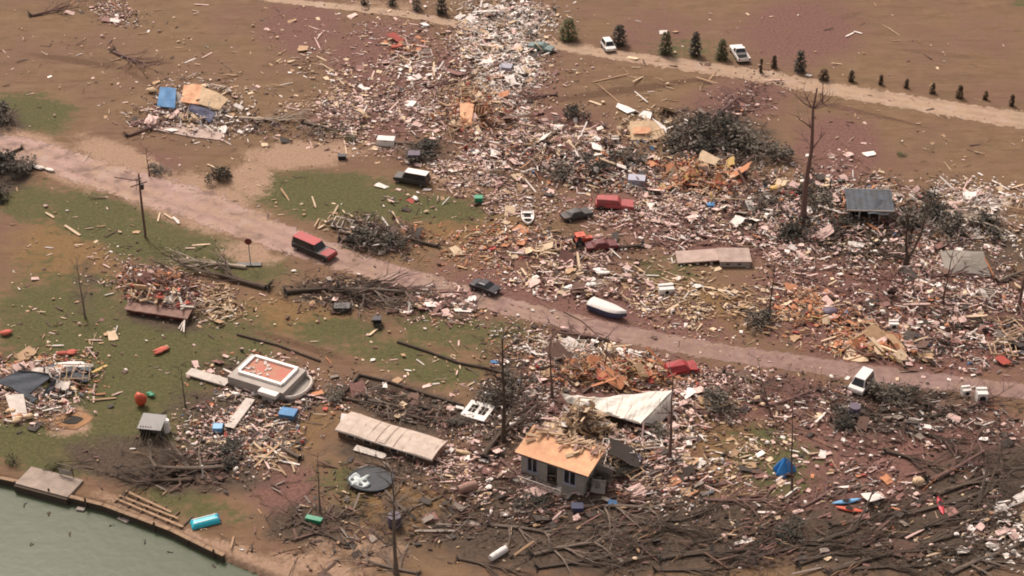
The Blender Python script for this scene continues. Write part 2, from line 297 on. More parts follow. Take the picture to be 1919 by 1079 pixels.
    bp = n.nodes.new("ShaderNodeBump"); bp.inputs["Strength"].default_value = .7; bp.inputs["Distance"].default_value = .25; L(math_('ADD', mid, math_('MULTIPLY', fine, .6)), bp.inputs["Height"]); L(bp.outputs[0], b.inputs["Normal"])
    return m
gm.materials.append(ground_material())
go = bpy.data.objects.new("ground", gm); COL.objects.link(go); tag(go, kind="structure")

def lake():
    p = MB(); pts = [(q[0], q[1], -.75) for q in shore_w]; far = [(shore_w[-1][0], -900, -.75), (-2600, -900, -.75), (-2600, shore_w[0][1], -.75)]
    a = [Vector(q) + Vector((0, .4, 0)) for q in pts] + [Vector(q) for q in far]
    p.add(a, [tuple(range(len(a)))])
    m = bpy.data.materials.new("murky_lake_water"); m.use_nodes = True; n = m.node_tree; b = n.nodes["Principled BSDF"]
    b.inputs["Roughness"].default_value = .3; b.inputs["Specular IOR Level"].default_value = .12
    geo = n.nodes.new("ShaderNodeNewGeometry"); no = n.nodes.new("ShaderNodeTexNoise"); no.inputs["Scale"].default_value = .8; no.inputs["Detail"].default_value = 4; n.links.new(geo.outputs["Position"], no.inputs["Vector"])
    n2 = n.nodes.new("ShaderNodeTexNoise"); n2.inputs["Scale"].default_value = .05; n.links.new(geo.outputs["Position"], n2.inputs["Vector"])
    mx = n.nodes.new("ShaderNodeMix"); mx.data_type = 'RGBA'; mx.inputs[6].default_value = (.058, .074, .044, 1); mx.inputs[7].default_value = (.074, .090, .055, 1); n.links.new(n2.outputs[0], mx.inputs[0]); n.links.new(mx.outputs[2], b.inputs["Base Color"])
    bp = n.nodes.new("ShaderNodeBump"); bp.inputs["Strength"].default_value = .25; bp.inputs["Distance"].default_value = .1; n.links.new(no.outputs[0], bp.inputs["Height"]); n.links.new(bp.outputs[0], b.inputs["Normal"])
    tag(p.build("lake_water", m), kind="structure")
lake()

def road_material(name, a, b_, track, mud=.0):
    m = bpy.data.materials.new(name); m.use_nodes = True; n = m.node_tree; L = n.links.new; b = n.nodes["Principled BSDF"]; b.inputs["Roughness"].default_value = .9
    geo = n.nodes.new("ShaderNodeNewGeometry"); at = n.nodes.new("ShaderNodeAttribute"); at.attribute_name = "across"; sp = n.nodes.new("ShaderNodeSeparateColor"); L(at.outputs["Color"], sp.inputs[0])
    def noise(sc, det=6):
        t = n.nodes.new("ShaderNodeTexNoise"); t.inputs["Scale"].default_value = sc; t.inputs["Detail"].default_value = det; t.inputs["Roughness"].default_value = .65; L(geo.outputs["Position"], t.inputs["Vector"]); return t.outputs[0]
    def ramp(x, lo, hi, c=0, d=1):
        r = n.nodes.new("ShaderNodeMapRange"); r.inputs[1].default_value = lo; r.inputs[2].default_value = hi; r.inputs[3].default_value = c; r.inputs[4].default_value = d; L(x, r.inputs[0]); return r.outputs[0]
    def mixc(f, p, q):
        x = n.nodes.new("ShaderNodeMix"); x.data_type = 'RGBA'; L(f, x.inputs[0])
        for s, v in ((6, p), (7, q)):
            if isinstance(v, tuple): x.inputs[s].default_value = (*v, 1)
            else: L(v, x.inputs[s])
        return x.outputs[2]
    n1, n2, n3 = noise(.12), noise(.9), noise(3.5)
    c = mixc(ramp(n1, .4, .6), a, b_); c = mixc(ramp(n2, .5, .68, 0, .6), c, track); c = mixc(ramp(n3, .58, .7, 0, .5), c, tuple(q * .55 for q in a))
    c = mixc(ramp(sp.outputs[1], 0, 1, 0, .6), c, track)
    n4 = noise(.3); c = mixc(ramp(n4, .52, .64, 0, .75), c, tuple(q * .62 for q in track)); c = mixc(ramp(n4, .46, .36, 0, .4), c, (.42, .33, .285))
    wet = n.nodes.new('ShaderNodeMath'); wet.operation = 'MULTIPLY'; L(ramp(sp.outputs[2], .3, .75, .0, mud), wet.inputs[0]); L(ramp(n2, .3, .62, .45, 1.1), wet.inputs[1]); c = mixc(wet.outputs[0], c, (.185, .112, .097))
    hv = n.nodes.new("ShaderNodeHueSaturation"); hv.inputs["Value"].default_value = .9; L(c, hv.inputs["Color"]); L(hv.outputs[0], b.inputs["Base Color"])
    ad = n.nodes.new("ShaderNodeMath"); ad.operation = 'ADD'; L(sp.outputs[0], ad.inputs[0]); L(ramp(n2, .3, .7, -.75, .6), ad.inputs[1])
    tr = n.nodes.new("ShaderNodeBsdfTransparent"); ms = n.nodes.new("ShaderNodeMixShader"); L(ramp(ad.outputs[0], .28, .5), ms.inputs[0]); L(tr.outputs[0], ms.inputs[1]); L(b.outputs[0], ms.inputs[2]); L(ms.outputs[0], n.nodes["Material Output"].inputs[0])
    return m
def road(name, upper, lower, m, z):
    def resample(pl, N):
        w = np.array([[P(*q).x, P(*q).y] for q in pl]); s = np.concatenate([[0], np.cumsum(np.hypot(*(w[1:] - w[:-1]).T))]); t = np.linspace(0, s[-1], N)
        return np.stack([np.interp(t, s, w[:, 0]), np.interp(t, s, w[:, 1])], 1)
    N, K = 240, 12; a, b = resample(upper, N), resample(lower, N)
    vs_, at = [], []
    for i in range(N):
        for k in range(K + 1):
            t = k / K; q = a[i] * (1 - t) + b[i] * t; vs_.append((q[0], q[1], z))
            rut = max(0, 1 - abs(t - .36) / .1) + max(0, 1 - abs(t - .66) / .1)
            at.append((min(1, min(t, 1 - t) * 5), rut, i / N, 1))
    I = np.arange(N * (K + 1)).reshape(N, K + 1); q = np.stack([I[:-1, :-1], I[1:, :-1], I[1:, 1:], I[:-1, 1:]], -1).reshape(-1, 4)
    me = np_mesh(name, np.array(vs_), q); col_attr(me, "across", np.array(at)); me.materials.append(m)
    o = bpy.data.objects.new(name, me); COL.objects.link(o); return tag(o, kind="structure")
road("lane", [(-200, 190), (0, 245), (90, 262), (180, 292), (300, 325), (420, 362), (520, 410), (620, 450), (700, 480), (800, 508), (900, 540), (1050, 580), (1200, 612), (1350, 640), (1500, 662), (1700, 690), (1919, 716), (2200, 755)],
     [(-200, 230), (0, 292), (80, 322), (150, 350), (250, 384), (350, 418), (450, 452), (550, 486), (640, 512), (740, 540), (860, 574), (1000, 606), (1150, 642), (1300, 672), (1450, 694), (1650, 722), (1919, 752), (2200, 790)],
     road_material("muddy_gravel_lane", (.40, .265, .225), (.36, .24, .16), (.24, .15, .125), .75), .02)
road("farm_road", [(200, -95), (500, -8), (640, 6), (760, 18), (900, 45), (1030, 74), (1150, 92), (1300, 110), (1450, 132), (1600, 158), (1750, 182), (1919, 206), (2200, 250)],
     [(200, -75), (500, 4), (640, 20), (760, 34), (900, 62), (1030, 92), (1120, 108), (1250, 130), (1400, 152), (1550, 182), (1700, 208), (1800, 226), (1919, 246), (2200, 292)],
     road_material("pale_gravel_road", (.345, .235, .152), (.31, .20, .135), (.43, .31, .205)), .024)

# ------------------------------------------------------------------ landmarks that labels refer to
LM = [("the blue walled house wreck", 345, 205), ("the utility pole", 275, 400), ("the long red vehicle", 592, 463), ("the black car on the lane", 908, 535), ("the white motorboat", 1140, 580), ("the orange roofed house", 1050, 860),
      ("the white metal roof", 1165, 755), ("the long beige mobile home", 730, 815), ("the roofless house with red floor", 500, 710), ("the collapsed slate roof", 70, 715), ("the broken floor platform", 300, 560), ("the red wrecked car", 1150, 377),
      ("the blue roofed shed", 1630, 385), ("the tall snapped tree", 1503, 410), ("the forked bare tree", 1697, 490), ("the grey fallen roof", 1815, 492), ("the white van", 1613, 718), ("the bright blue tarp", 1468, 870), ("the pale blue kayak", 1587, 940),
      ("the red kayak", 1762, 945), ("the turquoise boat", 385, 975), ("the dark trampoline", 695, 903), ("the fallen window wall", 880, 768), ("the big brush heap", 1340, 250), ("the white freezer box", 722, 263), ("the pickup by the farm road", 1385, 98),
      ("the white car on farm road", 1140, 85), ("the white debris heap", 945, 90), ("the orange torn roof", 885, 215), ("the small white rowboat", 990, 410), ("the concrete block foundation", 1345, 475), ("the white roofed dark wagon", 770, 330), ("the crumpled red car", 1270, 690),
      ("the fire pit", 135, 785), ("the concrete dock", 70, 890), ("the orange lumber heap", 1310, 335), ("the oval green lawn", 600, 370), ("the gravel turning loop", 560, 290), ("the row of young firs", 1650, 145), ("the round green fir", 1065, 52), ("the tan broken roof corner", 1205, 235),
      ("the orange plywood strip", 1640, 640), ("the lake corner", 470, 1050), ("the upper left field", 150, 90), ("the left field edge", 40, 480), ("the top right field", 1750, 60), ("the bare tree by window wall", 942, 800), ("the bottom right tangle", 1720, 1020), ("the bottom middle mud", 1150, 1010),
      ("the bent bare sapling", 160, 560), ("the brush by the lane", 700, 440), ("the red tractor", 1092, 447), ("the right edge trunk", 1908, 560), ("the cream padding", 880, 855), ("the right debris slope", 1800, 600)]
LMX = np.array([[P(u, v).x, P(u, v).y] for _, u, v in LM])
def where(x, y):
    d = LMX - np.array([x, y]); r = np.hypot(d[:, 0], d[:, 1]); i = int(r.argmin()); dx, dy = -d[i]
    if r[i] < 2.5: rel = "right beside"
    else:
        far = r[i] > 9
        rel = ("off to the left of" if far else "just left of") if dx < -abs(dy) else ("off to the right of" if far else "just right of") if dx > abs(dy) else ("well behind" if far else "close behind") if dy > 0 else ("well in front of" if far else "close in front of")
    return rel + " " + LM[i][0]
# ------------------------------------------------------------------ vehicles
def car(loc, rz, paint, kind, label, cat, L=4.6, W=1.85, side=None, crush=0.0, roofpaint=None, seed=1, flank=None):
    """side: heading of a vehicle lying on its side, underside turned to the lake"""
    t = empty({"pickup": "pickup_truck", "van": "van"}.get(kind, "car"), loc, rz, label, cat)
    rr = random.Random(seed); h = L / 2; y = W / 2
    b = MB()
    prof = {"pickup": [(-h, .5), (-h, 1.02), (-.5, 1.04), (.95, 1.06), (h - .1, .98), (h, .8), (h - .02, .42), (-h + .05, .42)],
            "van": [(-h, .45), (-h, 1.1), (1.3, 1.1), (h - .1, .98), (h, .75), (h - .05, .38), (-h + .05, .38)]}.get(kind, [(-h, .5), (-h + .04, .96), (-1.1, 1.0), (.9, 1.0), (h - .15, .86), (h, .68), (h - .06, .36), (-h + .08, .36)])
    if kind == "pickup":
        cx0, cx1 = -.55, 1.0
        b.prism([(-.5, .5), (-.5, 1.04), (.95, 1.06), (h - .1, .98), (h, .8), (h - .02, .42), (-.5, .42)], -y, y)
        b.box((-(h + .5) / 2, -y + .06, .75), (h - .5, .12, .6)).box((-(h + .5) / 2, y - .06, .75), (h - .5, .12, .6)).box((-h + .06, 0, .75), (.12, W - .24, .6)).box((-(h + .5) / 2, 0, .5), (h - .5, W, .1))
    else:
        b.prism(prof, -y, y); cx0, cx1 = (-h + .02, 1.35) if kind == "van" else (-h + .1, .95) if kind == "suv" else (-1.35, .95)
    top = {"pickup": 1.72, "van": 2.0, "suv": 1.68}.get(kind, 1.42)
    f, r = (.55, .12) if kind in ("suv", "van") else (.6, .3 if kind == "pickup" else .6)
    yi = y - .05; yt = y - .28; z0 = 1.0
    A = [(cx0, -yi, z0), (cx1, -yi, z0), (cx1, yi, z0), (cx0, yi, z0)]; B = [(cx0 + r, -yt, top), (cx1 - f, -yt, top), (cx1 - f, yt, top), (cx0 + r, yt, top)]
    b.add(A + B, [(3, 2, 1, 0), (4, 5, 6, 7), (0, 1, 5, 4), (2, 3, 7, 6), (1, 2, 6, 5), (3, 0, 4, 7)])
    if crush:
        b2 = []
        for p in b.v:
            q = Vector(p); b2.append((q.x + rr.uniform(-crush, crush), q.y + rr.uniform(-crush, crush), max(.15, q.z * rr.uniform(1 - crush, 1))))
        b.v = b2
    b.build("body", paint, t, bevel=.07)
    def pane(q, nm="window"):
        q = [Vector(p) for p in q]; c = sum(q, Vector()) / 4; n = (q[1] - q[0]).cross(q[2] - q[0]).normalized()
        if n.dot(c - Vector((0, 0, 1.2))) < 0: n = -n
        q = [c + (p - c) * .86 + n * .02 for p in q]; m = MB(); m.add(q + [p - n * .015 for p in q], [(0, 1, 2, 3), (7, 6, 5, 4), (0, 4, 5, 1), (1, 5, 6, 2), (2, 6, 7, 3), (3, 7, 4, 0)]); m.build(nm, M["glass"], t)
    if not crush:
        pane([A[1], A[2], B[2], B[1]], "windscreen"); pane([A[3], A[0], B[0], B[3]], "rear_window"); pane([A[0], A[1], B[1], B[0]]); pane([A[2], A[3], B[3], B[2]])
        if roofpaint: MB().box(((B[0][0] + B[1][0]) / 2, 0, top + .02), (B[1][0] - B[0][0] + .1, 2 * yt + .1, .04)).build("roof", roofpaint, t)
    if flank:
        MB().box((h - .85, 0, 1.07), (1.5, W * .86, .07)).box((h + .01, 0, .72), (.06, W * .9, .5)).build("nose_panel", M["red"], t)
        MB().box((-h - .01, 0, .95), (.05, W * .9, .7)).build("tailgate", M["red"], t)
        for sy in (-1, 1): MB().box((-.1, sy * (y + .03), .74), (L - .5, .06, .70)).build("flank_panel", M["under"], t)
    if kind == "pickup": MB().box((-(h + .5) / 2, 0, .57), (h - .75, W - .3, .03)).build("bed_liner", M["dark"], t)
    MB().box((0, 0, .36), (L - .5, W - .25, .14)).box((.9, 0, .27), (.9, .5, .12)).tube([(-h + .4, .3, .27), (.6, .3, .25)], [.06, .06]).box((-.9, 0, .28), (.5, .8, .14)).build("underside", M["under"], t)
    for sx in (-1, 1):
        for sy in (-1, 1):
            wx = sx * (h - .85); o = MB().cyl((wx, sy * (y - .08), .34), .34, .24, 'Y').build("wheel", M["rubber"], t, smooth=False)
            MB().cyl((wx, sy * (y + .045), .34), .19, .03, 'Y', 10).build("rim", M["chrome"], o)
    for sy in (-1, 1):
        MB().box((h - .04, sy * (y - .32), .72), (.12, .4, .16)).build("headlight", M["lamp"], t)
        MB().box((-h + .0, sy * (y - .2), .85), (.1, .22, .26)).build("tail_light", M["tail"], t)
    if side is not None:
        hx = Vector((math.cos(side), math.sin(side), 0)); n = Vector((hx.y, -hx.x, 0))
        if n.y > 0: n = -n
        zx = (-n + Vector((0, 0, .55))).normalized(); yx = zx.cross(hx).normalized(); zx = hx.cross(yx)
        t.matrix_world = Matrix(((hx.x, yx.x, zx.x, loc.x), (hx.y, yx.y, zx.y, loc.y), (hx.z, yx.z, zx.z, W / 2 + .12), (0, 0, 0, 1)))
    return t
car(P(1140, 92), hd((1130, 74), (1143, 92)), M["white"], "suv", "small white car parked beside the pale farm road below a dark fir", "car", L=3.6)
car(P(1386, 106), hd((1396, 116), (1376, 84)), M["white"], "pickup", "white pickup truck with dark open bed parked by the row of firs", "pickup truck", L=6.0, W=2.2)
car(P(1014, 94), hd((1000, 90), (1030, 96)), M["teal"], "sedan", "dull teal car at the edge of the white debris heap", "car", crush=.10)
car(P(1152, 388), hd((1112, 380), (1193, 384)), M["red2"], "suv", "dusty red wrecked car with dented roof lying among dense rubble", "car", L=5.6, W=2.1, crush=.10)
car(P(1080, 408), hd((1052, 414), (1108, 400)), M["charcoal"], "sedan", "dark grey crushed car just left of the red wrecked car", "car", crush=.09)
car(P(590, 474), hd((548, 454), (632, 490)), M["charcoal"], "van", "long vehicle with red roof and nose and dark flanks on lane", "car", L=6.8, W=2.2, roofpaint=M["red"], flank="dark")
car(P(772, 342), hd((815, 350), (728, 334)), M["charcoal"], "van", "dark wagon with long white roof beside the oval lawn", "car", L=5.4, W=1.9, roofpaint=M["white"])
car(P(910, 545), hd((886, 534), (936, 552)), M["black"], "sedan", "black car standing on the muddy lane", "car", L=4.2)
car(P(1613, 727), hd((1628, 706), (1598, 742)), M["white"], "van", "white van with dark windscreen standing beside the lane near brush", "van", L=3.9, W=1.95)
car(P(1127, 466), hd((1098, 470), (1160, 462)), M["maroon"], "sedan", "maroon crushed car beside the long dark fallen log", "car", crush=.1)
car(P(1275, 697), hd((1248, 690), (1306, 680)), M["red"], "suv", "crumpled bright red car above the white metal roof", "car", L=4.2, crush=.18, seed=4)
def tractor():
    t = empty("tractor", P(1092, 458), hd((1072, 458), (1112, 452)), "small orange red tractor standing among sticks above the lane", "tractor")
    MB().box((.75, 0, .85), (1.3, .75, .6)).box((-.5, 0, .8), (1.2, 1.0, .4)).build("body", M["orangered"], t, bevel=.05)
    MB().box((-.45, 0, 1.75), (1.4, 1.25, .08)).build("roof", M["orangered"], t)
    for sx in (-1.0, .1):
        for sy in (-.5, .5): MB().box((sx, sy, 1.35), (.07, .07, .8)).build("post", M["orangered"], t)
    for sy in (-.7, .7):
        o = MB().cyl((-.7, sy, .6), .6, .36, 'Y').build("wheel", M["rubber"], t); MB().cyl((-.7, sy * 1.28, .6), .3, .05, 'Y').build("rim", M["chrome"], o)
        o = MB().cyl((1.1, sy * .8, .38), .38, .24, 'Y').build("wheel", M["rubber"], t); MB().cyl((1.1, sy * 1.0, .38), .2, .05, 'Y').build("rim", M["chrome"], o)
    MB().box((-.5, 0, 1.1), (.5, .5, .12)).box((-.72, 0, 1.35), (.1, .5, .45)).build("seat", M["rubber"], t)
tractor()
# ------------------------------------------------------------------ boats
def hull(t, L, W, Hh, outer, nm="hull", open_=True, th=.05):
    n = 9; m = MB(); st = []
    for i in range(n):
        s = i / (n - 1); x = -L / 2 + L * s; wdt = W / 2 * (1 - max(0, (s - .45) / .55) ** 2.2) + .02; kz = max(0, (s - .6) / .4) ** 2 * Hh * .6
        st.append([(x, -wdt, Hh + kz * .3), (x, -wdt * .93, Hh * .2 + kz * .8), (x, 0, kz), (x, wdt * .93, Hh * .2 + kz * .8), (x, wdt, Hh + kz * .3)])
    v = [p for r in st for p in r]; fs = [(i * 5 + k, i * 5 + k + 1, (i + 1) * 5 + k + 1, (i + 1) * 5 + k) for i in range(n - 1) for k in range(4)] + [(4, 3, 2, 1, 0)]
    m.add(v, fs); o = m.build(nm, outer, t, smooth=False); s = o.modifiers.new("skin", 'SOLIDIFY'); s.thickness = th; return st
def motorboat(loc, rz, L, label):
    t = empty("motorboat", loc, rz, label, "boat"); st = hull(t, L, 2.0, 1.05, M["navy"])
    m = MB(); rows = []
    for i in range(0, 9): a, b = st[i][0], st[i][4]; rows.append([a, (a[0], a[1] * .75, a[2] + .22), (a[0], 0, a[2] + .36), (b[0], b[1] * .75, b[2] + .22), b])
    v = [(p[0], p[1] * 1.03, p[2] + .02) for r in rows for p in r]; m.add(v, [(i * 5 + k, (i + 1) * 5 + k, (i + 1) * 5 + k + 1, i * 5 + k + 1) for i in range(8) for k in range(4)] + [(0, 1, 2, 3, 4)]).build("cover", M["white"], t, smooth=True)
    m2 = MB(); m2.tube([st[i][0] for i in range(9)], [.06] * 9, 5); m2.tube([st[i][4] for i in range(9)], [.06] * 9, 5); m2.build("rub_rail", M["white"], t)
    MB().box((-L / 2 - .2, 0, .55), (.35, .4, .5)).box((-L / 2 - .22, 0, .15), (.18, .12, .5)).build("outboard_motor", M["charcoal"], t)
motorboat(P(1140, 588), hd((1106, 578), (1176, 604)), 5.6, "white covered motorboat with navy hull stranded on the lane edge")
def rowboat(loc, rz, L, W, label, m, m2):
    t = empty("rowboat", loc, rz, label, "boat"); st = hull(t, L, W, .5, m, th=.07)
    g = MB(); g.tube([st[i][0] for i in range(9)] , [.07] * 9, 5); g.tube([st[i][4] for i in range(9)], [.07] * 9, 5); g.build("gunwale", m, t)
    MB().box((-L * .42, 0, .36), (.4, W * .85, .05)).build("seat", m, t); MB().box((0, 0, .34), (.3, W * .85, .05)).build("seat", m, t)
    MB().box((-.1 * L, 0, .12), (L * .6, W * .6, .04)).build("floorboard", m2, t)
rowboat(P(989, 412), hd((988, 399), (990, 428)), 3.8, 1.7, "small white open rowboat pointing towards the lane", M["white"], M["dark"])
def turq():
    t = empty("dinghy", P(385, 980), hd((362, 986), (409, 974)), "turquoise upturned boxy boat lying on the lake bank", "boat")
    L, W = 3.2, 1.45; m = MB()
    def fn(a, b): x = (a - .5) * L; y = (b - .5) * W; e = min(1, (1 - abs(a - .5) * 2) * 6, (1 - abs(b - .5) * 2) * 3); return (x, y, .12 + .5 * max(0, e) ** .5)
    m.sheet(fn, 16, 10, .05).build("hull", M["turq"], t, smooth=True)
    for k in (-.35, .35): MB().box((0, k, .64), (L * .86, .09, .07)).build("keel_strip", M["paleblue"], t)
    MB().box((L / 2 - .04, 0, .32), (.1, W * .9, .44)).build("transom", M["navy"], t)
turq()
def kayak(loc, rz, L, m, label):
    t = empty("kayak", loc, rz, label, "kayak"); n = 13; b = MB(); rows = []
    for i in range(n):
        s = i / (n - 1) * 2 - 1; x = s * L / 2; q = max(.02, 1 - abs(s) ** 2.4); wd = .36 * q; z = .10 * abs(s) ** 2
        rows += [(x, wd * math.cos(k * math.pi / 4), .19 + z + .17 * q * math.sin(k * math.pi / 4)) for k in range(8)]
    b.add(rows, [(i * 8 + k, i * 8 + (k + 1) % 8, (i + 1) * 8 + (k + 1) % 8, (i + 1) * 8 + k) for i in range(n - 1) for k in range(8)]); b.build("hull", m, t, smooth=True)
    MB().tube([(math.cos(a) * .48, math.sin(a) * .23, .36) for a in np.linspace(0, 2 * math.pi, 13)], [.035] * 13, 5).build("cockpit_rim", M["rubber"], t)
    MB().box((-.05, 0, .345), (.75, .36, .03)).build("cockpit", M["dark"], t)
kayak(P(1586, 942), hd((1562, 944), (1614, 936)), 3.6, M["skyb"], "pale blue kayak lying above an orange kayak in brown debris")
kayak(P(1592, 957), hd((1568, 952), (1614, 960)), 3.3, M["orangered"], "orange kayak lying directly in front of the pale blue kayak")
kayak(P(1762, 948), hd((1758, 926), (1768, 968)), 3.6, M["kred"], "deep red kayak lying at the tip of a fallen trunk")
# ------------------------------------------------------------------ the house with the torn orange roof
def frame_axes(a, b):
    """unit vector along a->b on the ground and the one pointing away from the lake"""
    d = (P(*b) - P(*a)); L = d.length; d.normalize(); n = Vector((-d.y, d.x, 0)); return d, n, L
def local(name, a, b, label, cat):
    d, n, L = frame_axes(a, b); t = empty(name, P(*a), math.atan2(d.y, d.x), label, cat); return t, L
def house():
    t, L = local("house", (976, 890), (1093, 930), "grey small house with bright orange torn roof sheathing and smashed back", "house")
    Wd, h = 4.8, 3.5
    wl = MB(); gaps = [(.10, .27), (.42, .58), (.68, .88)]; xs = [0] + [q for g in gaps for q in g] + [1]
    for i in range(0, len(xs), 2): wl.box(((xs[i] + xs[i + 1]) / 2 * L, .08, h / 2), ((xs[i + 1] - xs[i]) * L, .16, h))
    for k, g in enumerate(gaps):
        wl.box(((g[0] + g[1]) / 2 * L, .08, h - .14), ((g[1] - g[0]) * L, .15, .28))
        if k != 1: wl.box(((g[0] + g[1]) / 2 * L, .08, .5), ((g[1] - g[0]) * L, .15, 1.0))
    wl.build("front_wall", M["grey"], t)
    MB().box((L - .08, Wd / 2 + .08, h / 2), (.16, Wd - .16, h)).build("side_wall", M["grey"], t); MB().box((.08, Wd / 2 + .08, h / 2), (.16, Wd - .16, h)).build("side_wall", M["grey"], t)
    MB().box((L * .3, Wd - .08, h * .35), (L * .5, .16, h * .7)).build("back_wall", M["grey"], t)
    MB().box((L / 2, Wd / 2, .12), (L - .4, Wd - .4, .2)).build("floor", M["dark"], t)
    for k in (0, 2):
        g = gaps[k]; x0, x1 = g[0] * L, g[1] * L; f = MB(); z0, z1 = 1.0, h - .28
        for x in (x0 + .06, (x0 + x1) / 2, x1 - .06): f.box((x, .02, (z0 + z1) / 2), (.12, .12, z1 - z0))
        f.box(((x0 + x1) / 2, .0, z0 + .05), (x1 - x0 + .2, .28, .14)).box(((x0 + x1) / 2, .02, z1 - .05), (x1 - x0, .12, .1))
        f = f.build("window", M["trim"], t); MB().box(((x0 + x1) / 2, .1, (z0 + z1) / 2), (x1 - x0, .04, z1 - z0)).build("pane", M["glass"], f)
    x0, x1 = gaps[1][0] * L, gaps[1][1] * L; MB().box(((x0 + x1) / 2 + .3, .5, 1.3), (.06, .9, 2.4), rot=(0, 0, .3)).build("door", M["brown"], t)
    MB().box((L * .4, -.75, .16), (L * .9, 1.5, .16)).build("porch_deck", M["lgrey"], t)
    r = MB()
    for k in range(7): r.box((.5 + k * L * .11, -1.45, .65), (.08, .08, .82))
    r.box((.5 + L * .33, -1.45, 1.03), (L * .68, .1, .08)).box((.5 + L * .33, -1.45, .6), (L * .68, .06, .06)); r.build("porch_railing", M["offwhite"], t)
    rf = MB()
    rr = random.Random(3); ridge = [4.5 - abs(rr.gauss(0, .45)) for _ in range(13)]
    def fn(a, b):
        y = -.45 + b * (ridge[int(round(a * 12))] + .45); return (-.6 + a * (L + 1.3), y - .0, 3.46 + (y + .45) * .14 + .04 * math.sin(a * 40) * b)
    rf.sheet(fn, 12, 5, .1); ro = rf.build("roof", M["orange"], t)
    fa = MB(); fa.box((L / 2 + .05, -.49, 3.42), (L + 1.3, .05, .2)); fa.build("fascia", M["rbark"], ro)
    for nm_, mk_, cnt_ in (("torn_decking", "cushion", 22), ("torn_shingles", "pink", 16), ("splintered_edge", "oldwood", 16)):
        sb = MB()
        for k in range(cnt_):
            a = rr.uniform(.02, 1); yy = 4.4 - abs(rr.gauss(0, 1.1)); sb.box((-.4 + a * (L + .9), yy, 3.58 + (yy + .45) * .14 + rr.uniform(.0, .18)), (rr.uniform(.5, 1.7), rr.uniform(.12, .45), .05), rot=(rr.gauss(.1, .15), rr.gauss(0, .12), rr.gauss(.9, .7)))
        sb.build(nm_, M[mk_], ro)
    for k in range(9):
        a = .08 + k * .11; MB().box((a * L, 4.6, 4.0 - .4 * rr.random()), (.09, 2.0, .18), rot=(rr.uniform(-.6, .5), 0, rr.uniform(-.4, .4))).build("rafter", M["tan"], t)
    MB().box((L + 1.0, 3.4, 1.4), (2.0, .1, 2.5), rot=(.3, .1, .15)).box((L + 1.2, 1.4, .9), (1.6, .1, 1.6), rot=(-.5, 0, .3)).build("torn_lean_to", M["lgrey"], t)
house()
def metal_roof():
    t = empty("metal_roof", P(1165, 775), 0, "big white metal roof, folded at one end, thrown across orange lumber", "roof"); o = P(1165, 775)
    w = lambda u, v, z: P(u, v, z) - o
    m = MB()
    # far edge A..B, near edge C..D ; near edge lifted off the ground
    A, B, C, D_ = w(1052, 738, .9), w(1262, 730, 2.5), w(1062, 752, .5), w(1200, 792, 1.6)
    A2 = w(1120, 745, 1.2)
    def fn(a, b):
        far = A.lerp(A2, a * 2) if a < .5 else A2.lerp(B, a * 2 - 1); nr = C.lerp(D_, a); p = far.lerp(nr, b); p.z += .22 * math.sin(b * math.pi) * math.sin(a * 9) + .10 * math.sin(a * 31 + b * 9); p.y += .25 * math.sin(a * 23) * b; return p
    m.sheet(fn, 28, 8, .14); m.build("roof_panel", M["wmetal"], t)
    E, F = w(1258, 770, 1.0), w(1232, 798, .3); m = MB()
    def f2(a, b): q = B.lerp(E, a).lerp(D_.lerp(F, a), b); q.z += .25 * math.sin(a * math.pi); return q
    m.sheet(f2, 6, 6, .12); m.build("folded_end_panel", M["offwhite"], t)
    s = MB()
    for k in range(1, 9):
        p0, p1 = Vector(fn(k / 9, 0)), Vector(fn(k / 9, 1)); s.tube([p0 + Vector((0, 0, .06)), p0.lerp(p1, .5) + Vector((0, 0, .12)), p1 + Vector((0, 0, .06))], [.03] * 3, 4)
    for k in range(1, 5):
        p0, p1 = Vector(f2(0, k / 5)), Vector(f2(1, k / 5)); s.tube([p0 + Vector((0, 0, .06)), p0.lerp(p1, .5) + Vector((0, 0, .2)), p1 + Vector((0, 0, .06))], [.06] * 3, 4)
    s.build("standing_seam", M["wmetal"], t)
    g = MB(); C2, D2 = Vector(C), Vector(D_); g.tube([C2 - Vector((0, 0, .1)), C2.lerp(D2, .5) - Vector((0, 0, .1)), D2 - Vector((0, 0, .12)), Vector(F) - Vector((0, 0, .1))], [.13] * 4, 5); g.build("eave_trim", M["grey"], t)
    q = MB()
    for k in range(5): a = w(1100 + k * 30, 768 + k * 7, 0); q.tube([a, a + Vector((.3, 1.2, .9 + .2 * k))], [.1, .1], 5)
    q.build("broken_rafter", M["brown"], t)
metal_roof()
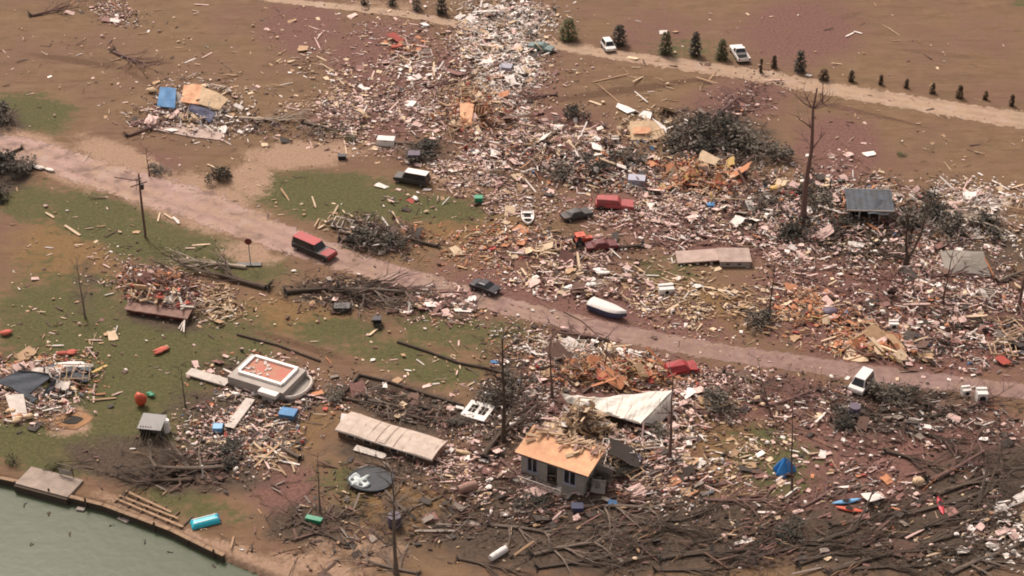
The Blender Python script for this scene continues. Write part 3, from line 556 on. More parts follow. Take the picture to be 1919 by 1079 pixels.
def mobile_home():
    t, L = local("mobile_home", (634, 818), (808, 873), "long low beige mobile home with flat roof, knocked flat on lawn", "mobile home"); W, h = 3.4, 1.05
    MB().box((L / 2, W / 2, h / 2), (L, W, h)).build("wall", M["brown"], t)
    def fn(a, b): return (-.25 + a * (L + .5), -.2 + b * (W + .4), h + .1 + .28 * math.sin(b * math.pi) + .07 * math.sin(a * 9 + b))
    MB().sheet(fn, 30, 6, .12).build("roof", M["beige"], t)
    for k in range(11): MB().tube([(.4 + k * (L - .6) / 10, -.15, h + .13), (.4 + k * (L - .6) / 10 + .05, W / 2, h + .44), (.4 + k * (L - .6) / 10, W + .1, h + .13)], [.035] * 3, 4).build("roof_rib", M["beige"], t)
    MB().box((L / 2, -.22, h + .0), (L + .5, .05, .2)).build("fascia", M["offwhite"], t)
    for x in (1.8, 4.0, 7.6, 9.8):
        if x < L - 1: f = MB().box((x, -.02, .66), (1.1, .06, .6)).build("window", M["offwhite"], t); MB().box((x, -.06, .66), (.9, .03, .52)).build("pane", M["glass"], f)
    MB().box((5.8, -.03, .6), (.85, .06, 1.1)).build("door", M["dark"], t)
    MB().box((L + .04, W / 2, .62), (.08, W * .92, 1.1)).build("end_panel", M["pink"], t)
    MB().box((-.6, W * .75, .5), (1.0, 1.3, .9), rot=(.1, .2, .5)).build("tow_end_box", M["white"], t)
    MB().box((L * .4, -1.1, .2), (4.0, .9, .1), rot=(.1, .03, .06)).build("fallen_step", M["offwhite"], t)
mobile_home()
def roofless():
    t, L = local("roofless_house", (428, 722), (532, 754), "grey roofless house with white rimmed top opening onto red floor", "house"); W, h = 5.4, 1.3
    wl = MB(); wl.box((L / 2, .15, h / 2), (L, .3, h)).box((L / 2, W - .15, h / 2), (L, .3, h)).box((.15, W / 2, h / 2), (.3, W - .6, h)).box((L - .15, W / 2, h / 2), (.3, W - .6, h)); wl.build("wall", M["lgrey"], t)
    c = MB(); i = 1.15
    c.box((L / 2, i / 2, h + .05), (L, i, .1)); c.box((L / 2, W - .3, h + .05), (L, .6, .1)); c.box((.4, W / 2 + .28, h + .05), (.8, W - i - .6, .1)); c.box((L - .4, W / 2 + .28, h + .05), (.8, W - i - .6, .1)); c.build("roof_skirt", M["lgrey"], t)
    k = MB(); x0, x1, y0, y1 = .8, L - 1.0, 1.2, W - .5
    for cx, cy, sx, sy in ((L / 2, y0, x1 - x0, .4), (L / 2, y1, x1 - x0, .4), (x0, (y0 + y1) / 2, .4, y1 - y0 - .4), (x1, (y0 + y1) / 2, .4, y1 - y0 - .4)): k.box((cx, cy, h + .28), (sx, sy, .36))
    k.build("white_rim", M["white"], t)
    MB().box((L / 2, (y0 + y1) / 2, h + .12), (x1 - x0 - .4, y1 - y0 - .4, .12)).build("floor", M["redf"], t)
    d = MB()
    for j in range(14): d.box((random.uniform(x0 + .6, x1 - .6), random.uniform(y0 + .6, y1 - .6), h + .24), (random.uniform(.2, .8), random.uniform(.1, .4), .1), rot=(0, 0, random.uniform(0, 3)))
    d.build("loose_lining", M["offwhite"], t)
    p = MB()
    n = 10; ring = [(L + .1 + 1.7 * math.sin(a), W / 2 - 2.5 * math.cos(a), .75) for a in np.linspace(0, math.pi, n)]
    p.slab([(L + .02, W / 2 - 2.5, .45)] + [(q[0], q[1], .45) for q in ring] + [(L + .02, W / 2 + 2.5, .45)], .42); p.build("porch", M["lgrey"], t)
    MB().tube(ring, [.2] * n, 5).build("porch_parapet", M["offwhite"], t)
    MB().box((L * .78, -.5, 1.15), (2.6, .9, .5)).build("step_canopy", M["white"], t)
    MB().box((L * .78, -.5, .45), (1.6, .6, .8)).build("steps", M["grey"], t)
roofless()
def boardwalk(a, b, wd, label, m):
    t, L = local("boardwalk", a, b, label, "boardwalk"); d = MB(); n = int(L / .35)
    for k in range(n): d.box(((k + .5) * L / n, 0, .42), (L / n - .03, wd, .06))
    d.build("deck", m, t)
    for s in (-1, 1): MB().box((L / 2, s * wd * .5, .34), (L, .1, .2)).build("joist", m, t)
    for k in range(int(L / 2) + 1):
        for s in (-1, 1): MB().box((min(L - .1, k * 2 + .1), s * wd * .42, .15), (.12, .12, .4)).build("post", M["brown"], t)
boardwalk((354, 700), (428, 722), 1.3, "pale raised boardwalk leading to the left end of the roofless house", M["offwhite"])
boardwalk((430, 806), (470, 752), 1.1, "whitish walkway running down to the lake from the roofless house", M["offwhite"])
def plank_walk():
    t, L = local("wooden_walkway", (215, 938), (345, 990), "tan wooden walkway of long boards along the lake bank", "walkway")
    for k in range(3): MB().box((L * (.5 - .06 * k), k * .7, .3 + .03 * k), (L * (1 - .16 * k), .26, .08), rot=(0, .01 * k, (-.02, .015, -.05)[k])).build("board", M["oldwood"], t)
    for k in range(6): MB().box((.3 + k * (L - .6) / 5, .8, .1), (.2, 2.2, .2)).build("bearer", M["brown"], t)
plank_walk()
def floor_platform():
    t, L = local("broken_floor", (234, 588), (352, 608), "tilted house floor platform of pinkish boards heaped with splintered wood", "wrecked floor"); W = 3.0
    def z(x, y): return .75 + y * .26 + .02 * x
    MB().sheet(lambda a, b: (a * L, b * W, z(a * L, b * W) + .04 * math.sin(a * 30)), 12, 6, .16).build("deck", M["pink"], t)
    MB().box((L / 2, .35, .45), (L * .96, .2, .5), rot=(0, -.02, 0)).build("rim_joist", M["maroon"], t)
    for k in range(8): MB().box((.4 + k * (L - .8) / 7, W / 2 - .1, .62), (.12, W * .9, .4), rot=(.16, 0, 0)).build("joist", M["dbark"], t)
    for k in range(3): MB().box((L * (.12 + .3 * k), W + .5 - .5 * (k == 1), 1.75), (2.0 - .4 * k, .12, 2.2 - .4 * k), rot=(.35 - .3 * k, .12 * (k - 1), .2 * k - .1)).build("standing_wall", M[("cushion", "pink", "rbark")[k]], t)
    for k in range(5): MB().box((.5 + k * (L - 1) / 4, .5, .2), (.4, .4, .42)).build("pier", M["conc"], t)
    MB().box((L * .62, W * .75, z(L * .7, W * .75) + .3), (1.6, 1.0, .06), rot=(.5, .2, .3)).build("torn_lining", M["lgrey"], t)
    for nm_, mk_, cnt_ in (("heaped_boards", "tan", 34), ("heaped_siding", "offwhite", 22), ("heaped_panelling", "rbark", 34), ("heaped_brick", "coral", 16)):
        hb = MB()
        for k in range(cnt_):
            x = random.uniform(-.3, L * .95); y = random.uniform(W * .45, W + 1.4); hb.box((x, y, z(x, min(y, W)) + random.uniform(.05, .9) * (1 - abs(x / L - .4))), (random.uniform(.5, 2.2), random.uniform(.1, .4), random.uniform(.05, .2)), rot=(random.gauss(0, .4), random.gauss(0, .35), random.uniform(0, 3.1)))
        hb.build(nm_, M[mk_], t)
    for k in range(3): MB().box((L * .95 + .2 * k, .2 - .5 * k, .62), (.16, 3.4, .1), rot=(.28 - .1 * k, 0, .25 * k - .1)).build("dangling_board", M["offwhite"], t)
    MB().box((.9, W + .8, 1.1), (2.2, 1.0, .5), rot=(.2, .1, .5)).build("stair_flight", M["cushion"], t)
floor_platform()
def slate_roof():
    t = empty("collapsed_roof", P(70, 735), 0, "dark slate blue collapsed gable roof near the left edge", "roof"); o = P(70, 735); w = lambda u, v, z: P(u, v, z) - o
    A, B, C, D_ = w(-8, 716, .9), w(34, 694, 1.7), w(100, 702, 1.5), w(56, 736, .5)
    def bil(a, b, c, d, dip=.1): return lambda s, q: (a.lerp(b, q)).lerp(d.lerp(c, q), s) + Vector((0, 0, dip * math.sin(s * 9) * math.sin(q * 6)))
    MB().sheet(bil(A, B, C, D_), 10, 6, .14).build("roof_slope", M["slate"], t)
    MB().sheet(bil(w(104, 704, 1.4), w(134, 698, .9), w(146, 714, .3), w(78, 742, .3), .22), 10, 6, .14).build("roof_slope", M["slate"], t)
    MB().tube([B, B.lerp(C, .5) + Vector((0, 0, .06)), C], [.11] * 3, 5).build("ridge_cap", M["charcoal"], t)
    MB().sheet(bil(w(24, 728, 1.0), w(30, 722, 1.2), w(70, 746, .6), w(62, 754, .3), .02), 6, 3, .12).build("barge_board", M["steel"], t)
    for k in range(5): MB().tube([w(90 + 12 * k, 722 + 2 * k, 1.0), w(80 + 14 * k, 745 + k, .15)], [.08, .08], 4).build("rafter", M["charcoal"], t)
    for k, (a_, b_) in enumerate([(130, 694), (150, 706), (118, 722), (12, 706), (88, 690), (66, 700), (160, 690)]):
        c_ = w(a_, b_, .5 + .2 * (k % 3)); MB().sheet(lambda s_, q_: c_ + Vector(((s_ - .5) * (1.6 + .3 * (k % 2)), (q_ - .5) * 1.3, .25 * math.sin(s_ * 4 + k) + .3 * q_ * (k % 3 - 1))), 4, 3, .08).build("broken_roof_piece", M[("steel", "slate", "offwhite")[k % 3]], t).rotation_euler = (0, 0, 0)
    p = MB(); p.sheet(bil(w(10, 740, .9), w(44, 738, 1.1), w(52, 780, .1), w(24, 786, .1), .05), 5, 5, .1); p.build("gable_wall", M["offwhite"], t)
slate_roof()
def blue_wreck():
    t = empty("wrecked_house", P(345, 235), 0, "wrecked house with bright blue wall, tan broken roof and pale slab", "house"); o = P(345, 235); w = lambda u, v, z: P(u, v, z) - o
    bil = lambda a, b, c, d, dip=.08: (lambda s, q: (a.lerp(b, q)).lerp(d.lerp(c, q), s) + Vector((0, 0, dip * math.sin(s * 8) * math.sin(q * 5))))
    MB().slab([w(262, 238, .16), w(300, 228, .16), w(430, 238, .16), w(412, 262, .16), w(360, 256, .16)], .15).build("slab", M["pale"], t)
    MB().sheet(bil(w(294, 198, .7), w(300, 162, 2.4), w(330, 165, 2.6), w(328, 202, .9)), 6, 6, .12).build("blue_wall", M["blue"], t)
    MB().sheet(bil(w(338, 190, 1.6), w(345, 158, 2.4), w(380, 158, 2.4), w(376, 196, 1.3), .15), 6, 5, .12).build("roof_slope", M["orange"], t)
    MB().sheet(bil(w(372, 194, 1.5), w(378, 160, 2.4), w(428, 184, 2.0), w(412, 206, 1.0), .12), 6, 5, .12).build("roof_slope", M["cushion"], t)
    MB().sheet(bil(w(352, 205, 1.0), w(360, 194, 1.7), w(404, 210, 1.5), w(394, 230, .6), .12), 7, 4, .12).build("fallen_ceiling", M["navy"], t)
    for k in range(9):
        a = w(332 + k * 11, 200 + (k * 7) % 26, .2); MB().tube([a, a + Vector((random.uniform(-1, 1), random.uniform(-.6, .8), random.uniform(.8, 2.2)))], [.09, .08], 4).build("stud", M["white"], t)
    MB().sheet(bil(w(326, 186, 1.2), w(330, 172, 2.2), w(345, 180, 2.0), w(340, 196, .9)), 3, 3, .1).build("wall_stub", M["offwhite"], t)
    MB().blob(w(284, 168, .5), (1.6, 1.3, .9), .2, seed=5).build("mattress_roll", M["cushion"], t)
blue_wreck()
def blue_shed():
    t, L = local("shed", (1588, 416), (1666, 418), "open fronted shed with blue grey metal roof and dark bays", "shed"); W, h = 3.1, 2.3
    for k in range(5): MB().box((k * L / 4 * .98 + .1, 0, h / 2), (.22, .22, h)).build("post", M["offwhite"] if k in (1, 3) else M["grey"], t)
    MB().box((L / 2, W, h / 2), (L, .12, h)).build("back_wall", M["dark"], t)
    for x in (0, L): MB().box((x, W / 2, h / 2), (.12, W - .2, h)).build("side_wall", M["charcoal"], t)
    MB().sheet(lambda a, b: (-.4 + a * (L + .8), -.7 + b * (W + 1.2), h + .15 + b * 1.1 + .02 * math.sin(a * 50) - .25 * max(0, a - .8)), 24, 4, .1).build("roof", M["steel"], t)
    MB().sheet(lambda a, b: (L * .42 + a * L * .5 + b * .8, -1.2 + b * 2.6, h - .15 + b * .9 + .1 * math.sin(a * 6)), 10, 4, .08).build("peeled_roof_sheet", M["skyb"] if 0 else M["steel"], t)
    MB().sheet(lambda a, b: (-.4 + a * (L + .8), W + .3 + b * 1.8, h + 1.2 - b * .8), 6, 3, .1).build("roof_back", M["lichen"], t)
    MB().box((L / 2, -.72, h + .08), (L + .8, .06, .2)).build("fascia", M["offwhite"], t)
blue_shed()
def simple(name, u, v, label, cat, rz=0): return empty(name, P(u, v), rz, label, cat)
def grey_roof():
    t, L = local("fallen_roof", (1772, 518), (1856, 522), "smooth grey green fallen hip roof lying in brush at right", "roof"); W = 6.6
    def fn(a, b): e = min(a, 1 - a, b, 1 - b) * 2; return (a * L, b * W, .3 + .95 * min(1, e * 1.3) + .04 * math.sin(a * 14))
    MB().sheet(fn, 18, 10, .12).build("roof_cover", M["lichen"], t); MB().tube([(L * .38, W / 2, 1.27), (L * .62, W / 2, 1.27)], [.1, .1], 5).build("ridge_cap", M["lgrey"], t)
    MB().box((L / 2, .1, .15), (L, .1, .28)).build("fascia", M["grey"], t)
grey_roof()
def foundation():
    t, L = local("block_foundation", (1350, 500), (1406, 500), "low pinkish concrete block foundation with thin slab on brown grass", "foundation"); W = 3.4
    MB().box((L / 2, W / 2, .4), (L, W, .8)).build("block_wall", M["conc"], t); MB().box((L / 2, W / 2, .87), (L + .3, W + .3, .14)).build("slab", M["pale"], t)
    MB().box((-3.0, W * .6, .48), (5.9, W * .9, .18), rot=(0, -.06, .04)).build("side_slab", M["pale"], t)
    for k in range(3): MB().box((-5.0 + 1.9 * k, W * .5, .22), (.4, 2.4, .44)).build("pier", M["conc"], t)
    for k in range(2): MB().box((1.0 + 1.6 * k, -.02, .45), (.4, .06, .2)).build("vent", M["dark"], t)
foundation()
def window_wall():
    t, L = local("window_wall", (862, 782), (898, 792), "white house wall with two windows fallen flat in mud", "wall panel"); W = 3.3; z = .35
    b = MB(); xs = [0, .16, .44, .58, .86, 1]
    for i in (0, 2, 4): b.box(((xs[i] + xs[i + 1]) / 2 * L * 1.25, W / 2, z), ((xs[i + 1] - xs[i]) * L * 1.25, W, .16))
    for i in (1, 3): b.box(((xs[i] + xs[i + 1]) / 2 * L * 1.25, .5, z), ((xs[i + 1] - xs[i]) * L * 1.25, 1.0, .15)); b.box(((xs[i] + xs[i + 1]) / 2 * L * 1.25, W - .35, z), ((xs[i + 1] - xs[i]) * L * 1.25, .7, .15))
    b.build("panel", M["white"], t)
    for i in (1, 3):
        c = (xs[i] + xs[i + 1]) / 2 * L * 1.25; wd = (xs[i + 1] - xs[i]) * L * 1.25; f = MB().box((c, 1.8, z + .06), (.06, 1.6, .1)).box((c, 1.8, z + .06), (wd, .06, .1)).build("window", M["offwhite"], t)
        MB().box((c, 1.8, z - .04), (wd, 1.6, .03)).build("pane", M["dark"], f)
    MB().box((-.7, 1.4, .3), (1.0, .5, .1), rot=(0, .3, .4)).build("torn_trim", M["white"], t)
window_wall()
def roof_corner():
    t = empty("broken_roof_corner", P(1205, 255), 0, "tan broken roof corner with white edge boards standing beside dark brush", "roof piece"); o = P(1205, 255); w = lambda u, v, z: P(u, v, z) - o
    bil = lambda a, b, c, d, dip=.1: (lambda s, q: (a.lerp(b, q)).lerp(d.lerp(c, q), s) + Vector((0, 0, dip * math.sin(s * 8) * math.sin(q * 5))))
    MB().sheet(bil(w(1182, 262, .3), w(1180, 226, 1.6), w(1236, 226, 1.8), w(1250, 262, .4)), 8, 6, .12).build("roof_slope", M["cushion"], t)
    MB().sheet(bil(w(1186, 250, 1.0), w(1188, 238, 1.4), w(1220, 238, 1.5), w(1218, 250, 1.1), .03), 4, 3, .08).build("bare_sheathing", M["orange"], t)
    MB().sheet(bil(w(1230, 230, 1.6), w(1222, 220, 2.0), w(1248, 238, 1.5), w(1250, 250, .9), .03), 4, 3, .08).build("edge_board", M["white"], t)
    MB().sheet(bil(w(1154, 200, .3), w(1158, 192, .8), w(1192, 206, .8), w(1176, 212, .3), .05), 6, 3, .08).build("wall_strip", M["white"], t)
    MB().sheet(bil(w(1196, 216, .6), w(1206, 206, 1.3), w(1222, 210, 1.3), w(1218, 226, .6), .05), 4, 3, .08).build("wall_strip", M["white"], t)
roof_corner()
def torn_roof():
    t = empty("torn_roof", P(888, 228), 0, "orange torn roof section with a dark hole beside white debris", "roof piece"); o = P(888, 228); w = lambda u, v, z: P(u, v, z) - o
    bil = lambda a, b, c, d, dip=.1: (lambda s, q: (a.lerp(b, q)).lerp(d.lerp(c, q), s) + Vector((0, 0, dip * math.sin(s * 8) * math.sin(q * 5))))
    MB().sheet(bil(w(862, 234, .3), w(862, 192, 1.8), w(888, 194, 2.2), w(884, 232, .6)), 6, 6, .12).build("roof_slope", M["orange"], t)
    MB().sheet(bil(w(888, 212, 1.0), w(888, 194, 2.1), w(912, 202, 1.8), w(906, 218, .6)), 6, 5, .12).build("underside", M["brown"], t)
    for k in range(5): MB().tube([w(884 + 5 * k, 226, .1), w(886 + 6 * k, 200, 1.9)], [.1, .1], 4).build("rafter", M["orange"], t)
torn_roof()
def trampoline():
    t = simple("trampoline", 695, 903, "dark collapsed round trampoline with pale wet sheet on it", "trampoline"); n = 20
    MB().slab([(2.5 * math.cos(a), 2.1 * math.sin(a), .5 + .1 * math.sin(2 * a)) for a in np.linspace(0, 2 * math.pi, n, endpoint=False)], .04).build("mat", M["trampo"], t)
    MB().tube([(2.6 * math.cos(a), 2.2 * math.sin(a), .5 + .1 * math.sin(2 * a)) for a in np.linspace(0, 2 * math.pi, n + 1)], [.1] * (n + 1), 5).build("rim", M["steel"], t)
    for k in range(5): a = k * 1.257; MB().tube([(2.5 * math.cos(a), 2.1 * math.sin(a), .5), (2.6 * math.cos(a), 2.2 * math.sin(a), 0)], [.05, .05], 5).build("leg", M["charcoal"], t)
    MB().sheet(lambda a, b: (-2.3 + 2.1 * a + .2 * math.sin(b * 7), -1.5 + 2.0 * b + .2 * math.sin(a * 6), .62 + .22 * math.sin(a * 9) * math.sin(b * 8)), 10, 9, .03).build("wet_sheet", M["paleblue"], t, smooth=True)
trampoline()
def tarp():
    t = simple("tarp", 1468, 884, "bright blue tarp bundled against the foot of a thin bare tree", "tarp"); m = MB(); n = 14
    def fn(a, b):
        an = a * 2 * math.pi; r = (1.05 * (1 - b) + .12) * (1 + .22 * math.sin(an * 3 + 1) + .12 * math.sin(an * 7) * (1 - b)); return (r * math.cos(an), r * .8 * math.sin(an), .05 + 2.0 * b ** .8 + .14 * math.sin(an * 5) * (1 - b))
    m.sheet(fn, 26, 8, .03); m.build("cloth", M["tarp"], t); MB().tube([(0, 0, 2.0), (.5, .3, 1.8), (1.3, .4, 1.0)], [.04, .03, .03], 4).build("rope", M["skyb"], t)
tarp()
def freezer():
    t, L = local("freezer", (706, 274), (738, 276), "white chest freezer box lying at the edge of brown rubble", "freezer"); MB().box((L / 2, .75, .55), (L, 1.5, 1.0)).build("cabinet", M["white"], t, bevel=.05)
    MB().box((L / 2, .75, 1.12), (L + .06, 1.56, .12)).build("lid", M["white"], t, bevel=.03); MB().box((L / 2, -.06, .98), (.5, .06, .06)).build("handle", M["chrome"], t)
freezer()
def appliance(a, b, D_, h, label, m=None, name="washing_machine", cat="appliance"):
    t, L = local(name, a, b, label, cat); m = m or M["white"]; MB().box((L / 2, D_ / 2, h / 2), (L, D_, h)).build("cabinet", m, t, bevel=.05)
    MB().box((L / 2, D_ * .82, h + .1), (L, D_ * .3, .2)).build("control_panel", m, t); MB().cyl((L * .5, -.02, h * .5), min(L, h) * .3, .06, 'Y', 12).build("door", M["dark"], t)
appliance((1236, 554), (1264, 552), 1.3, .9, "white washing machine box lying in straw coloured planks right of motorboat")
appliance((1830, 756), (1850, 756), 1.3, 1.4, "white upright appliance box in brush near right lane edge")
appliance((1804, 744), (1820, 742), .9, .9, "small white appliance left of a bigger white one by lane")
appliance((1666, 618), (1684, 618), .8, .9, "square white appliance among mauve debris above orange plywood")
appliance((1146, 270), (1160, 270), .8, .9, "pinkish white appliance box near the tan broken roof corner", M["offwhite"])
def barrel(u, v, r, h, m, label, lying=None):
    t = simple("barrel", u, v, label, "barrel", lying or 0)
    if lying is not None:
        MB().tube([(-h / 2, 0, r), (-h / 4, 0, r), (h / 4, 0, r), (h / 2, 0, r)], [r * .92, r, r, r * .92], 14).build("drum", m, t)
        for s in (-1, 1): MB().tube([(s * h * .22, 0, r), (s * h * .22 + .06, 0, r)], [r * 1.05] * 2, 14).build("hoop", m, t)
    else:
        MB().cyl((0, 0, h / 2), r, h).build("drum", m, t)
        for s in (.3, .68): MB().cyl((0, 0, h * s), r * 1.05, .07).build("hoop", m, t)
barrel(310, 808, .6, 1.6, M["white"], "white upright drum in front of the small black shed")
barrel(740, 985, .75, 1.5, M["purple"], "dark purple drum on grey mud near the bottom edge")
barrel(1600, 778, .7, 1.4, M["purple"], "greyish purple drum in brush below the white van")
barrel(876, 920, .55, 2.2, M["pink"], "pinkish lying drum in brown debris left of the orange roofed house", hd((860, 924), (896, 912)))
barrel(934, 1042, .4, 2.3, M["white"], "slim white lying tank on dark mud at the bottom edge", hd((918, 1048), (946, 1030)))
def bin_(a, b, D_, h, m, label):
    t, L = local("storage_bin", a, b, label, "bin"); MB().box((L / 2, D_ / 2, h / 2), (L, D_, h), taper=1.1).build("body", m, t, bevel=.04); MB().box((L / 2, D_ / 2, h + .05), (L * 1.16, D_ * 1.16, .1)).build("lid", m, t, bevel=.03)
bin_((524, 786), (550, 790), 1.3, .8, M["blue"], "blue bin standing in front of the roofless house")
bin_((890, 382), (904, 382), .9, .9, M["green"], "green bin at the right edge of the oval green lawn")
bin_((574, 978), (600, 984), .6, .5, M["green"], "low dull green bin in grass near the lake bank")
bin_((400, 812), (416, 812), .9, .7, M["skyb"], "pale blue tub on dark ground beside the whitish walkway")
bin_((1072, 962), (1092, 962), .9, .7, M["navy"], "navy tub in mud in front of the grey house porch")
bin_((1186, 872), (1200, 872), .9, .8, M["navy"], "navy tub in rubble right of the orange roofed house")
bin_((1326, 392), (1338, 392), .8, .6, M["blue"], "small blue tub in rubble below the orange lumber heap")
bin_((766, 306), (786, 306), 1.4, 1.4, M["purple"], "greyish purple upright bin behind the white roofed dark wagon")
bin_((1178, 350), (1206, 352), 1.6, 1.2, M["trim"], "grey blue box with pale top behind the red wrecked car")
bin_((936, 136), (956, 138), 1.6, 1.0, M["trim"], "lavender grey box in the middle of the white debris heap")
def soft(name, u, v, d, m, label, cat, rz=0, seed=1, n=1):
    t = simple(name, u, v, label, cat, rz); r = random.Random(seed)
    for k in range(n): MB().blob((r.uniform(-.5, .5) * d[0] * (n > 1), r.uniform(-.3, .3) * d[1] * (n > 1), d[2] / 2), d if n == 1 else tuple(q * r.uniform(.5, .8) for q in d), .18, seed=seed + k).build("cover" if n == 1 else "fold", m, t, smooth=True)
    return t
soft("inflatable_raft", 265, 760, (1.5, 1.1, 2.0), M["orangered"], "orange inflatable raft propped upright beside green scraps on lawn", "raft", seed=3)
soft("green_cloth", 286, 744, (1.4, 1.0, .7), M["green"], "crumpled green cloth right beside the orange inflatable raft", "cloth", seed=8, n=3)
soft("red_blanket", 306, 658, (2.6, 1.1, .6), M["coral"], "faded red blanket lying alone on the green lawn", "blanket", hd((288, 660), (326, 646)), 4, 3)
soft("red_blanket", 6, 628, (2.0, 1.6, .8), M["coral"], "faded red blanket at the far left edge of grass", "blanket", 0, 6, 2)
soft("red_blanket", 135, 664, (2.6, 1.2, .6), M["coral"], "faded red blanket behind the white sheet near slate roof", "blanket", 0, 9, 3)
soft("white_sheet", 122, 688, (5.2, 1.3, .7), M["white"], "long white sheet draped behind the collapsed slate roof", "sheet", hd((92, 684), (158, 682)), 5, 4)
soft("padded_sack", 42, 788, (1.6, 1.2, .9), M["cushion"], "cream padded sack in front of the slate roof gable", "sack", .4, 3, 3)
soft("padded_sack", 16, 776, (1.2, .9, .7), M["cushion"], "smaller cream sack left of the bigger one by slate roof", "sack", .9, 5, 2)
soft("cream_padding", 880, 852, (2.2, 1.0, .7), M["cushion"], "cream padding strip draped over sticks right of mobile home", "padding", hd((862, 846), (922, 862)), 7, 3)
soft("cream_padding", 1720, 908, (1.5, 1.3, 1.0), M["cushion"], "cream lump of padding alone on mauve ground at right", "padding", .3, 12)
soft("yellow_panel", 1463, 358, (2.4, 1.6, 1.1), M["yellow"], "crumpled yellow panel left of the tall snapped tree", "panel", .2, 14, 3)
soft("mauve_mattress", 1555, 588, (2.6, 1.8, .8), M["purple"], "dark mauve mattress above the orange plywood strip", "mattress", .2, 16)
soft("white_pillow_heap", 1092, 540, (3.4, 1.6, .7), M["white"], "white insulation heap nearest the motorboat among planks", "insulation", .2, 21, 5)
soft("white_pillow_heap", 1126, 512, (2.6, 1.5, .7), M["white"], "upper white insulation heap behind the motorboat", "insulation", .1, 25, 4)
soft("white_pillow_heap", 792, 48, (2.4, 1.2, .6), M["white"], "white insulation lump on mauve field left of debris heap", "insulation", -.4, 27, 2)
soft("white_pillow_heap", 940, 26, (9, 1.2, .8), M["white"], "long white insulation drift at the top of debris heap", "insulation", .0, 29, 6)
soft("red_bundle", 740, 92, (2.2, 1.4, .7), M["coral"], "reddish bundle of cloth in mauve field beyond the pole", "bundle", .2, 33, 3)
soft("crumpled_hood", 1250, 712, (2.2, 1.6, .8), M["red"], "crumpled red sheet metal left of the crumpled red car", "car panel", .6, 35, 2)
soft("pale_tarp", 78, 316, (3.4, 1.3, .5), M["offwhite"], "crumpled pale tarp on the lane edge by the dark left evergreens", "tarp", hd((50, 306), (106, 326)), 44, 4)
soft("white_panel_fold", 782, 376, (2.4, .9, .6), M["white"], "folded white panel in front of the white roofed wagon", "panel", hd((772, 364), (794, 388)), 47, 2)
bin_((628, 586), (654, 586), 1.2, .7, M["charcoal"], "black tub on the lawn below the felled tree by lane")
bin_((700, 612), (714, 612), .9, 1.0, M["black"], "small black box near the start of the upper low wall")
bin_((634, 300), (648, 300), .8, .6, M["black"], "small black box alone on the gravel turning loop")
def black_shed():
    t, L = local("small_shed", (264, 822), (302, 826), "small black open shed tangled with grey sticks on lawn", "shed"); h, W = 1.6, 2.0
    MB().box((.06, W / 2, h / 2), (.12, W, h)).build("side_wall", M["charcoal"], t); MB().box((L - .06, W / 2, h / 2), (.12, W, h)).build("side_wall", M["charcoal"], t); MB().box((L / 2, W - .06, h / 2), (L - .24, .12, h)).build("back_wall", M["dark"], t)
    MB().sheet(lambda a, b: (-.2 + a * (L + .4), -.2 + b * (W + .4), h + .1 + b * .5), 4, 3, .1).build("roof", M["charcoal"], t)
    for k in range(5): MB().tube([(-.4 + k * .4, -1.8 + .2 * k, .1), (.2 + k * .3, .2, 1.9)], [.06, .05], 4).build("leaning_stick", M["gbark"], t)
black_shed()
def fire_pit():
    t = simple("fire_pit", 135, 788, "round dark fire pit in a ring of bare soil on lawn", "fire pit")
    MB().slab([(1.2 * math.cos(a) * (1 + .15 * math.sin(4 * a)), .8 * math.sin(a), .13) for a in np.linspace(0, 2 * math.pi, 16, endpoint=False)], .1).build("ash_bed", M["ash"], t)
    MB().slab([(2.3 * math.cos(a) * (1 + .12 * math.sin(3 * a)), 1.7 * math.sin(a) * (1 + .1 * math.cos(5 * a)), .06) for a in np.linspace(0, 2 * math.pi, 24, endpoint=False)], .05).build("soil_ring", M["soil"], t)
fire_pit()
# ------------------------------------------------------------------ lake edge
def seawall():
    t = empty("seawall", P(60, 900), 0, "long dark timber seawall holding the bank above the lake", "seawall"); o = P(60, 900)
    line = [(-300, 790), (-120, 850), (0, 893), (60, 906), (130, 928), (195, 944), (260, 968), (320, 990), (385, 1022), (420, 1038)]
    m, c = MB(), MB()
    for a, b in zip(line[:-1], line[1:]):
        p, q = P(*a) - o, P(*b) - o; d = q - p; mid = (p + q) / 2; an = math.atan2(d.y, d.x)
        m.box((mid.x, mid.y - .35, -.65), (d.length + .02, .28, 1.5), rot=(0, 0, an)); c.box((mid.x, mid.y - .3, .14), (d.length + .1, .5, .1), rot=(0, 0, an))
        for k in range(int(d.length / 2.6)):
            e = p + d * ((k + .5) / int(d.length / 2.6)); hh = random.uniform(1.3, 2.1); MB().tube([(e.x, e.y - .58, -1.3), (e.x + random.uniform(-.06, .06), e.y - .55, -1.3 + hh)], [.14, .12], 6).build("pile", M["bark"], t)
            if random.random() < .5: MB().box((e.x + random.uniform(-1, 1), e.y - .9, -.7), (random.uniform(.6, 1.6), .5, .35), rot=(0, 0, an + random.uniform(-.3, .3))).build("loose_rock", M["conc"], t)
    m.build("sheeting", M["dbark"], t); c.build("cap", M["oldwood"], t)
seawall()
def dock():
    t, L = local("dock", (36, 902), (134, 928), "pale concrete boat dock slab with low frame at lake corner", "dock")
    MB().box((L / 2, .9, .05), (L, 3.2, .5)).build("slab", M["dockc"], t)
    MB().box((L / 2, -.9, -.35), (L, .25, 1.0)).build("fender", M["dbark"], t)
    for x in (L * .55, L * .8): MB().box((x, 2.6, 1.0), (.1, .1, 1.5)).build("frame_post", M["gbark"], t)
    MB().box((L * .675, 2.6, 1.72), (L * .27, .1, .1)).build("frame_rail", M["gbark"], t); MB().box((L * .675, 2.4, .9), (L * .24, .06, .7)).build("frame_panel", M["grey"], t)
dock()
